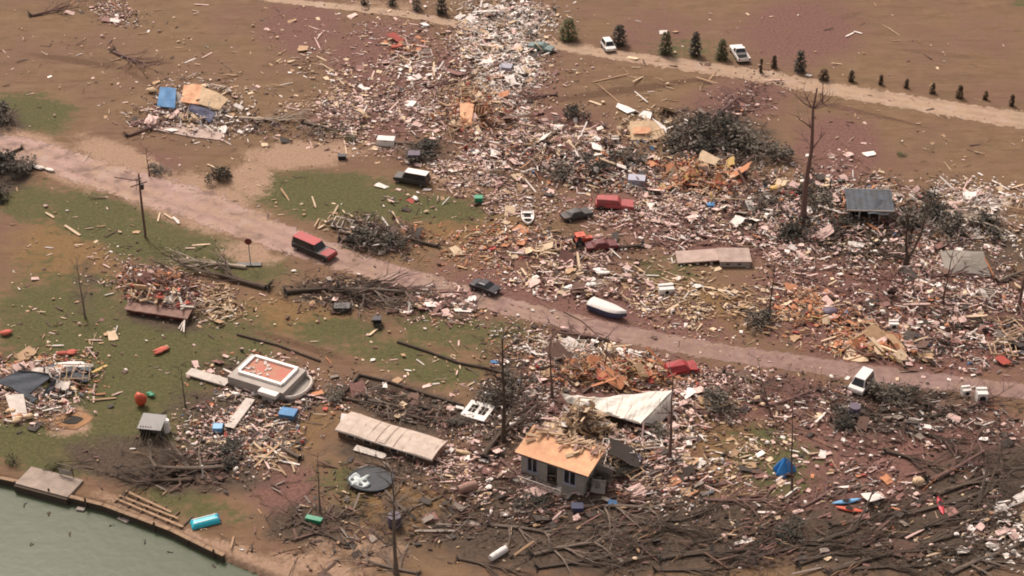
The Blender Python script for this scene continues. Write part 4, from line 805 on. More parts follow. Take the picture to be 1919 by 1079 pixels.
# ------------------------------------------------------------------ poles
def pole():
    t = simple("utility_pole", 273, 445, "tall brown utility pole with broken crossarm on the lawn", "utility pole"); hgt = 10.4
    MB().tube([(0, 0, 0), (.1, 0, hgt / 2), (.28, 0, hgt)], [.2, .17, .13], 8).build("shaft", M["rbark"], t)
    MB().box((-1.3, 0, hgt - .9), (4.0, .1, .12), rot=(0, .05, -.2)).build("crossarm", M["rbark"], t); MB().box((.1, 0, hgt - 1.7), (2.4, .12, .14), rot=(0, -.25, .2)).build("brace", M["rbark"], t)
    for x in (-3, -2, .5): MB().cyl((x, .2 * 0, hgt - .68 - x * .05), .08, .3).build("insulator", M["offwhite"], t)
    MB().cyl((.45, .25, hgt - 2.2), .26, .8).build("transformer", M["charcoal"], t)
    for k in range(7): MB().tube([(0, 0, hgt - .9), (random.uniform(-1.8, 1), random.uniform(-.6, .6), hgt - random.uniform(.8, 2.6))], [.04, .03], 4).build("torn_wire", M["dbark"], t)
pole()
def hoop():
    t = simple("round_sign", 470, 498, "round dark disc sign on pale post beside gravel apron", "sign"); MB().tube([(0, 0, 0), (0, 0, 3.6)], [.09, .08], 6).build("post", M["offwhite"], t)
    MB().cyl((0, -.1, 4.0), .5, .08, 'Y', 18).build("disc", M["maroon"], t); MB().box((-.2, .1, .12), (3.4, .8, .24)).build("base", M["charcoal"], t)
hoop()
def post(u, v, h, m, label): t = tag(MB().tube([(0, 0, 0), (.03, 0, h * .7), (.05, 0, h)], [.1, .09, .1], 6).build("post", m), label, "post"); t.location = P(u, v)
post(381, 896, 1.9, M["white"], "short white post on the grey mud above the lake")
post(1760, 418, 2.0, M["white"], "white slanting post stub in the brush right of the shed")
# ------------------------------------------------------------------ vegetation
def fir(h, r, lm, seed, dens=1.0):
    rr = random.Random(seed); tr = MB().tube([(0, 0, 0), (0, 0, h * .5), (0, 0, h * .96)], [.12 + h * .012, .09, .02], 6); f = MB(); n = int(330 * dens)
    for k in range(n):
        z = h * (.05 + .95 * rr.random() ** 1.1); q = r * (1.12 - z / h) ** (.6 if dens > .85 else .7) * min(1, .5 + 2.2 * z / h) * (.85 + .2 * math.sin(z * 7 + seed)) + .05; a = rr.uniform(0, 6.283); d = q * math.sqrt(rr.uniform(.2, 1))
        c = Vector((d * math.cos(a), d * math.sin(a), z)); s = rr.uniform(.14, .34) * (.5 + h / 7); o = Vector((math.cos(a), math.sin(a), -.35 + rr.uniform(-.3, .3))); sdv = Vector((-math.sin(a), math.cos(a), rr.uniform(-.3, .3))) * .55
        f.add([c + o * s, c + sdv * s, c - o * s * .5 + Vector((0, 0, .3 * s)), c - sdv * s], [(0, 1, 2), (0, 2, 3)])
    return tr, f
def put_fir(u, v, h, r, lm, seed, label, dens=1.0):
    t = empty("fir_tree", P(u, v), seed * .7, label, "tree", "firs along the farm road"); tr, f = fir(h, r, lm, seed, dens); tr.build("trunk", M["bark"], t); f.build("crown", LEAF[lm], t)
FIRS = [(1065, 74, 4.0, 2.2, "olive", "big round olive green fir at the left end of the farm road", 2.2), (1160, 84, 3.8, 1.7, "darkfir", "dark round fir beside the small white car", 1.6), (1247, 102, 4.2, 1.5, "fir", "plump green fir right of the small white car", 1.5), (1302, 104, 4.4, 1.3, "darkfir", "pointed narrow fir between two plumper green firs", 1.3),
        (1352, 110, 3.6, 1.4, "fir", "dark green fir just left of the parked white pickup", 1.4), (1450, 126, 2.2, .6, "brownfir", "small browned fir right of the parked white pickup", .7), (1498, 134, 3.9, 1.3, "darkfir", "large dark fir behind the top of the tall snapped tree", 1.3), (1543, 150, 2.0, 1.2, "brownfir", "low wide brown fir beside the pale farm road", 1),
        (1595, 152, 2.0, .7, "brownfir", "brown sapling fir right of the low wide brown one", .7), (1650, 158, 1.7, .5, "brownfir", "very small brown fir above the middle of farm road", .6), (1698, 164, 1.6, .45, "brownfir", "thin leaning brown fir between two small ones by farm road", .5), (1747, 174, 1.8, .6, "brownfir", "small bushy brown fir near the right stretch of farm road", .6),
        (1797, 183, 2.3, .75, "brownfir", "tallest brown fir near the right end of the row", .8), (1846, 186, 1.5, .5, "brownfir", "second small brown fir from the right frame edge", .6), (1895, 198, 2.0, .5, "brownfir", "thin brown fir nearest the right frame edge", .6),
        (683, 8, 2.6, 1.0, "darkfir", "small dark fir leftmost along the top edge road", .7), (735, 10, 2.6, 1.1, "darkfir", "second dark fir along the top edge road", .8), (781, 18, 3.0, 1.2, "grey", "greyish fir along the top edge road", .9), (828, 26, 3.6, 1.3, "darkfir", "largest dark fir along the top edge, left of white debris", 1.1), (1425, 136, 2.6, .35, "brownfir", "spindly bare brown fir just right of the parked pickup", .4)]
for i, q in enumerate(FIRS): put_fir(q[0], q[1], q[2], q[3], q[4], i + 1, q[5], q[6])

def branches(tr, tw, p, d, L, r, depth, rr, spread=.55, up=.15, maxd=4):
    n = 4; path = [p]; q = Vector(p); dd = Vector(d)
    for k in range(n):
        dd = (dd + Vector((rr.gauss(0, .14), rr.gauss(0, .14), rr.gauss(0, .14) + up * .1))).normalized(); q = q + dd * L / n; path.append(q.copy())
    rad = [r * (1 - .6 * k / n) for k in range(n + 1)]; (tr if depth < 2 else tw).tube(path, rad, 7 if depth == 0 else 4 if depth < 3 else 3, cap=False)
    if depth >= maxd: return
    for k in range(3 if depth < 2 else rr.choice((2, 3))):
        i = rr.choice((2, 3, 4)) if depth else rr.choice((1, 2, 3, 4)); a = Vector((rr.gauss(0, 1), rr.gauss(0, 1), rr.gauss(0, .6))).normalized()
        branches(tr, tw, path[i], (dd * (1 - spread) + a * spread + Vector((0, 0, up))).normalized(), L * rr.uniform(.45, .72), rad[i] * .62, depth + 1, rr, spread, up, maxd)
def bare_tree(u, v, h, r, label, bm, seed, lean=(0, 0), limbs=5, maxd=3, rz=0, fork=False, name="bare_tree"):
    rr = random.Random(seed); t = empty(name, P(u, v), rz, label, "tree", "standing bare trees"); tr, tw = MB(), MB()
    if fork:
        tr.tube([(0, 0, 0), (.05, 0, h * .12)], [r * 1.4, r * 1.1], 8)
        for s in fork: branches(tr, tw, Vector((.05, 0, h * .1)), Vector(s).normalized(), h * .55, r * .7, 0, rr, .4, .25, maxd)
    else:
        path = [Vector((lean[0] * s * h, lean[1] * s * h, s * h)) + Vector((rr.gauss(0, r * .22), 0, 0)) * (s > .2) for s in np.linspace(0, 1, 8)]
        r *= .8; tr.tube(path, [r * (1.5 if i == 0 else 1 - .11 * i) for i in range(8)], 8)
        for k in range(limbs + 4):
            i = rr.choice((2, 3, 4, 5, 6, 7)); a = rr.uniform(0, 6.28); branches(tr, tw, path[i], Vector((math.cos(a), math.sin(a), rr.uniform(.2, 1.0))).normalized(), min(3.0, h * rr.uniform(.12, .25)), min(.12, r * .36), 1, rr, .5, .15, maxd)
    tr.build("trunk", bm, t); tw.build("crown", bm, t); return t
bare_tree(1503, 424, 22, .6, "tall snapped dark tree trunk rising past the farm road", M["rbark"], 6, (-.005, .0), 7, 3)
bare_tree(1697, 498, 11, .34, "forked bare tree standing below the blue roofed shed", M["dbark"], 7, fork=[(-.1, .1, 1), (.55, .1, 1), (-.8, -.5, .45)], maxd=3)
bare_tree(944, 825, 15, .33, "bare dark tree right of the fallen window wall", M["bark"], 9, (-.01, 0), 20, 3)
bare_tree(1484, 920, 12.5, .16, "thin bare tree with blue tarp at its foot", M["rbark"], 13, (-.09, 0), 3, 2)
bare_tree(1440, 598, 7.5, .2, "short bare tree standing in pale debris above the lane", M["dbark"], 15, (.02, 0), 7, 3)
bare_tree(1255, 862, 12, .26, "reddish bare tree trunk at the folded end of white roof", M["rbark"], 17, (-.02, 0), 4, 3)
bare_tree(1908, 582, 13, .3, "reddish bare trunk cut by the right frame edge", M["rbark"], 19, (.0, 0), 4, 3)
bare_tree(742, 1074, 14, .3, "grey bare tree at the bottom edge below the trampoline", M["gbark"], 21, (.01, 0), 15, 3)
bare_tree(160, 596, 8.5, .16, "thin grey bare sapling on the left lawn", M["gbark"], 23, (.01, 0), 8, 3)
bare_tree(348, 764, 6, .14, "thin grey bare sapling left of the roofless house", M["gbark"], 25, (.0, 0), 9, 3)
bare_tree(1541, 192, 4.5, .14, "short crooked sapling on the verge below the farm road", M["brown"], 27, (-.08, 0), 4, 2)
bare_tree(1035, 745, 8, .24, "reddish bare tree at the left tip of white metal roof", M["rbark"], 29, (-.05, 0), 6, 3)
bare_tree(1765, 575, 9, .2, "reddish bare tree below the grey green fallen roof", M["rbark"], 31, (.02, 0), 6, 3)
bare_tree(1445, 780, 8, .14, "leaning thin bare tree beside the lane, above blue tarp", M["rbark"], 33, (-.28, .1), 4, 2)
bare_tree(1748, 385, 5, .14, "small dark bare tree at the field edge beyond shed", M["dbark"], 35, (0, 0), 7, 3)
bare_tree(600, 960, 8, .14, "slim grey bare tree between trampoline and lake bank", M["gbark"], 37, (.03, 0), 8, 3)
bare_tree(280, 330, 4.5, .14, "reddish brushy sapling behind the utility pole", M["rbark"], 39, (0, 0), 10, 3)
bare_tree(1130, 700, 6, .16, "reddish bare sapling behind the orange lumber by white roof", M["rbark"], 41, (.1, 0), 6, 3)
def low_wall(pts, hgt, label):
    t = empty("low_wall", P(*pts[0]), 0, label, "wall", "low dark walls across the lawn"); o = P(*pts[0]); m, c = MB(), MB()
    for a, b in zip(pts[:-1], pts[1:]):
        p, q = P(*a) - o, P(*b) - o; d = q - p; an = math.atan2(d.y, d.x); mid = (p + q) / 2
        m.box((mid.x, mid.y, hgt / 2), (d.length + .05, .28, hgt), rot=(0, 0, an)); c.box((mid.x, mid.y + .02, hgt + .04), (d.length - .1, .2, .05), rot=(0, 0, an))
    m.build("wall_body", M["dbark"], t); c.build("wall_top", M["bark"], t)
low_wall([(672, 704), (730, 718), (800, 742), (868, 762)], .3, "long low dark wall ending at the fallen window wall")
low_wall([(745, 642), (800, 660), (860, 682), (912, 692), (950, 704)], .26, "upper low dark wall crossing the lawn below the lane")
low_wall([(640, 748), (720, 764), (800, 792)], .3, "lowest dark kerb wall just behind the long beige mobile home")
low_wall([(672, 706), (640, 746)], .3, "short dark end wall of the plot behind the mobile home")
low_wall([(445, 628), (520, 648), (600, 678)], .22, "thin dark kerb wall behind the roofless house")
# fallen trees: six grown once, then copied where they lie
def fallen_proto(seed, L, r, bm, maxd=4, wide=.5, root=True):
    rr = random.Random(seed); tr, tw = MB(), MB(); path = [Vector((x * L * .6, math.sin(x * 3 + seed) * .25, r * .9 + .25 * x)) for x in np.linspace(0, 1, 7)]
    tr.tube(path, [r * (1.15 - .085 * i) for i in range(7)], 8)
    for k in range(9):
        i = rr.choice((2, 3, 4, 5, 6, 6)); s = rr.choice((-1, 1)); branches(tr, tw, path[i], Vector((1, s * rr.uniform(.1, 1.1) * wide * 2, rr.uniform(-.05, .5))).normalized(), L * rr.uniform(.22, .42), r * .5, 1, rr, .38, 0, maxd)
    for m in (tr, tw): m.v = [(x, y, max(.05, z * .75 if z > .6 else z)) for x, y, z in m.v]
    t = empty("fallen_tree", (0, 0, 0), 0, "x", "tree", "trees felled by the storm"); tr.build("trunk", bm, t); tw.build("crown", bm, t)
    if root:
        q = MB()
        for k in range(14): a = k * .449; e = rr.uniform(.5, 1.0) * r * 4; q.tube([(0, 0, r), (-.35, math.cos(a) * e * .6, r + math.sin(a) * e * .6), (-.5, math.cos(a) * e, max(.03, r + math.sin(a) * e))], [r * .35, r * .2, .04], 4)
        q.build("root_plate", M["under"], t)
    return t
PROTO = [fallen_proto(1, 15, .28, M["dbark"]), fallen_proto(2, 12, .28, M["bark"], wide=.7), fallen_proto(3, 17, .30, M["dbark"], wide=.35), fallen_proto(4, 9, .2, M["rbark"], wide=.8), fallen_proto(5, 11, .26, M["pbark"], 3, root=False), fallen_proto(6, 10, .24, M["gbark"], wide=.9)]
KINDW = ["long dark fallen tree", "brown spreading fallen tree", "heavy dark fallen trunk with roots", "reddish brushy fallen tree", "pale stripped fallen tree", "grey twiggy fallen tree"]
FALL = [((1310, 235), (1420, 168), 3), ((540, 552), (760, 536), 0), ((640, 545), (830, 560), 5), ((1200, 462), (1030, 474), 0), ((820, 462), (700, 440), 1), ((640, 452), (760, 462), 5), ((1560, 985), (1760, 945), 2),
        ((1500, 1060), (1690, 1000), 0), ((1680, 1010), (1919, 900), 2), ((1740, 990), (1930, 930), 0), ((1760, 930), (1940, 850), 1), ((1330, 1030), (1110, 1060), 0), ((1420, 1000), (1230, 1030), 2), ((1090, 950), (1290, 960), 5), ((1600, 1070), (1800, 1055), 0), ((1780, 1075), (1960, 1010), 5), ((1230, 1070), (1450, 1060), 2),
        ((1560, 1075), (1900, 965), 0), ((1420, 1045), (1700, 965), 2), ((1840, 1075), (2000, 1000), 0), ((1700, 965), (1930, 895), 2), ((1240, 1050), (1480, 1020), 0), ((1010, 1065), (1260, 1020), 2), ((1120, 990), (1370, 965), 0), ((1740, 900), (1900, 830), 3), ((920, 985), (1080, 1010), 5), ((1000, 1040), (1180, 1010), 5), ((860, 1050), (1010, 1075), 1), ((1320, 935), (1490, 945), 3), ((1500, 950), (1600, 900), 3), ((1660, 850), (1800, 880), 1), ((1560, 770), (1740, 790), 2), ((1640, 745), (1800, 750), 0), ((1790, 770), (1900, 740), 3), ((1560, 790), (1680, 820), 5), ((1700, 810), (1840, 840), 0),
        ((500, 540), (296, 500), 1), ((460, 505), (330, 486), 4), ((450, 222), (570, 236), 4), ((570, 232), (660, 260), 5), ((690, 752), (800, 784), 5), ((560, 860), (470, 800), 5), ((450, 860), (260, 900), 0), ((420, 880), (220, 880), 5), ((360, 900), (200, 915), 1), ((760, 960), (690, 880), 5), ((830, 930), (720, 970), 5),
        ((1540, 440), (1640, 400), 0), ((1480, 460), (1600, 440), 2), ((1740, 400), (1850, 385), 5), ((1720, 380), (1860, 440), 4), ((1870, 530), (1960, 500), 5), ((1600, 480), (1740, 470), 1), ((1740, 520), (1880, 510), 3), ((1380, 270), (1490, 310), 5), ((1260, 290), (1340, 240), 0), ((1060, 300), (1160, 330), 5), ((930, 790), (1050, 760), 3), ((910, 860), (990, 720), 1),
        ((40, 280), (-60, 330), 2), ((1440, 760), (1560, 730), 3), ((1360, 700), (1470, 740), 5), ((1300, 770), (1400, 800), 3), ((650, 1020), (520, 960), 1), ((780, 1075), (640, 1040), 5), ((1130, 640), (1000, 620), 3), ((1010, 630), (1060, 680), 4), ((720, 270), (830, 280), 5), ((1870, 620), (1760, 590), 3), ((1690, 640), (1790, 650), 3),
        ((940, 860), (1010, 930), 3), ((1180, 910), (1300, 900), 3), ((240, 255), (330, 225), 3), ((60, 30), (160, 10), 3), ((800, 165), (880, 150), 3), ((1040, 180), (960, 190), 3), ((215, 98), (300, 138), 3), ((1390, 585), (1460, 600), 5), ((1480, 1010), (1380, 1050), 3), ((1890, 1040), (1780, 960), 3), ((1640, 905), (1540, 930), 5)]
seen = {}
for i, (a, b, k) in enumerate(FALL):
    first = k not in seen; seen[k] = 1; o = PROTO[k] if first else copy_tree(PROTO[k]); p, q = P(*a), P(*b); d = q - p
    o.location = p; o.rotation_euler = (0, 0, math.atan2(d.y, d.x)); base = [15, 12, 17, 9, 11, 10][k] * .95; s = d.length / base; flat = .55 if p.y < P(0, 900).y else 1; o.scale = (s, min(1.25, max(.7, s)) * (.85 if flat < 1 else 1), min(1.2, max(.75, s)) * flat)
    m = (p + q) / 2; o["label"] = KINDW[k] + " lying " + where(m.x, m.y)
# bushes and torn evergreens
def bush_proto(seed, lm, n=520, tw=True):
    rr = random.Random(seed); f = MB(); s = MB(); lobes = [(rr.uniform(-.6, .6), rr.uniform(-.6, .6), rr.uniform(.2, .75), rr.uniform(.3, .55)) for _ in range(7)]
    for k in range(n):
        lx, ly, lz, lr = rr.choice(lobes); d = Vector((rr.gauss(0, 1), rr.gauss(0, 1), rr.gauss(0, 1))).normalized() * lr * rr.uniform(.5, 1.05); c = Vector((lx, ly, lz)) + d
        if c.z < .03: c.z = .03 + rr.random() * .1
        a = Vector((rr.gauss(0, 1), rr.gauss(0, 1), rr.gauss(0, .6))).normalized() * rr.uniform(.05, .13); b = a.cross(Vector((rr.gauss(0, 1), rr.gauss(0, 1), 1))).normalized() * a.length * .5
        f.add([c + a, c + b, c - a, c - b], [(0, 1, 2, 3)])
    for k in range(12): a = rr.uniform(0, 6.28); s.tube([(0, 0, 0), (math.cos(a) * .4, math.sin(a) * .4, rr.uniform(.3, .6)), (math.cos(a) * rr.uniform(.6, 1.1), math.sin(a) * rr.uniform(.6, 1.1), rr.uniform(.4, 1.1))], [.03, .02, .008], 4)
    t = empty("bush", (0, 0, 0), 0, "x", "bush", "torn bushes and brush"); f.build("foliage", LEAF[lm], t); s.build("stems", M["gbark"], t); return t
BP = {"grey": bush_proto(1, "grey"), "darkfir": bush_proto(2, "darkfir"), "olive": bush_proto(3, "olive", 300)}
BUSH = [(410, 338, 2.2, "darkfir", 1), (1080, 222, 2.6, "darkfir", .9), (1300, 262, 3.6, "grey", .9), (1350, 250, 4.2, "darkfir", .8), (1400, 272, 3.8, "grey", .8), (1330, 285, 3.2, "darkfir", .7), (1450, 300, 3.2, "grey", .7), (1270, 275, 2.4, "grey", .8), (800, 285, 3.2, "darkfir", .55), (770, 300, 2.2, "grey", .6), (1120, 318, 3.4, "darkfir", .6), (1060, 330, 2.8, "grey", .6), (1170, 300, 3.0, "grey", .7),
        (1490, 440, 3.2, "darkfir", .8), (1540, 400, 3.0, "grey", .8), (1580, 430, 2.8, "darkfir", .6), (1700, 420, 3.2, "grey", .8), (1750, 400, 3.4, "darkfir", .8), (1790, 440, 3.0, "grey", .8), (1850, 430, 3.2, "darkfir", .7), (1520, 370, 2.6, "darkfir", .8), (1430, 390, 2.6, "grey", .6), (10, 232, 3.4, "grey", .9), (5, 320, 4.0, "darkfir", .8), (40, 318, 2.8, "grey", .5), (-10, 370, 2.6, "darkfir", .9), (700, 455, 3.0, "grey", .7), (735, 460, 2.4, "darkfir", .7), (670, 452, 2.0, "darkfir", .8),
        (1430, 610, 2.4, "grey", .7), (1660, 745, 2.6, "grey", .8), (1690, 740, 2.2, "darkfir", .6), (1580, 790, 2.4, "darkfir", .6), (1360, 770, 2.6, "grey", .7), (1340, 740, 2.0, "grey", .6), (620, 745, 2.0, "grey", .5), (930, 760, 2.4, "grey", .8), (960, 720, 2.2, "grey", .8), (1110, 905, 2.2, "grey", .8), (1150, 890, 2.4, "grey", .7), (660, 262, 1.4, "olive", .7), (300, 320, 2.0, "grey", .5), (100, 880, 1.2, "olive", .8), (25, 868, 1.2, "olive", .8), (1000, 945, 2.2, "darkfir", .5), (430, 850, 2.6, "darkfir", .4), (640, 582, 1.4, "darkfir", .7), (707, 612, 1.0, "darkfir", .9), (1240, 815, 1.8, "grey", .6), (860, 790, 1.6, "grey", .5), (1480, 1000, 2.4, "darkfir", .5), (1690, 290, 1.0, "olive", .4)]
BL = {"grey": "grey torn bush", "darkfir": "dark torn evergreen bush", "olive": "olive green bush"}
seen = set()
for i, (u, v, r, k, sq) in enumerate(BUSH):
    o = BP[k] if k not in seen else copy_tree(BP[k]); seen.add(k); o.location = P(u, v); o.rotation_euler = (0, 0, i * 1.7); o.scale = (r * (1 + .15 * math.sin(i)), r * (1 - .15 * math.sin(i)), r * sq)
    p = P(u, v); o["label"] = ("large " if r > 3.1 else "small " if r < 2.1 else "") + BL[k] + " " + where(p.x, p.y)
# ------------------------------------------------------------------ debris: seeded where the storm dropped it
PAL = dict(white=(.85, .78, .71), pinkwhite=(.70, .49, .43), cream=(.66, .50, .33), tan=(.42, .27, .15), orange=(.52, .22, .105), brown=(.12, .062, .042), mauve=(.235, .115, .095), grey=(.27, .22, .18), dark=(.05, .037, .028), yellow=(.58, .40, .14), red=(.40, .07, .05), slate=(.13, .14, .18), blue=(.06, .17, .34))
WORD = dict(white="white", pinkwhite="pinkish white", cream="cream", tan="tan", orange="orange brown", brown="dark brown", mauve="mauve brown", grey="grey", dark="blackish", yellow="yellow", red="dull red", slate="slate grey", blue="blue")
MIX = dict(
    white=dict(white=12, pinkwhite=4, cream=3, grey=.8, dark=.5, tan=.8, slate=.2), pink=dict(pinkwhite=8, white=2.6, mauve=3, cream=2, brown=3, tan=1, dark=.6), orange=dict(orange=6, tan=4, cream=3, pinkwhite=2, brown=3, red=.8, yellow=.4), straw=dict(cream=6, tan=5, white=1, brown=2),
    dark=dict(dark=6, brown=4, grey=4, white=2, pinkwhite=1.2), mauve=dict(mauve=5, brown=3.5, pinkwhite=5, dark=1.6, white=2.2, cream=1, orange=.5), field=dict(cream=4, tan=4, pinkwhite=2, brown=3, white=1.2), mixed=dict(white=3.6, pinkwhite=6, dark=3.5, grey=2, mauve=2.5, cream=2, orange=1, slate=.5, blue=.15, red=.2), rust=dict(orange=3, mauve=4, pinkwhite=4, brown=4, tan=3, white=1.5, dark=1), stick=dict(grey=3, dark=6, brown=6, mauve=2, tan=.8, cream=.5))
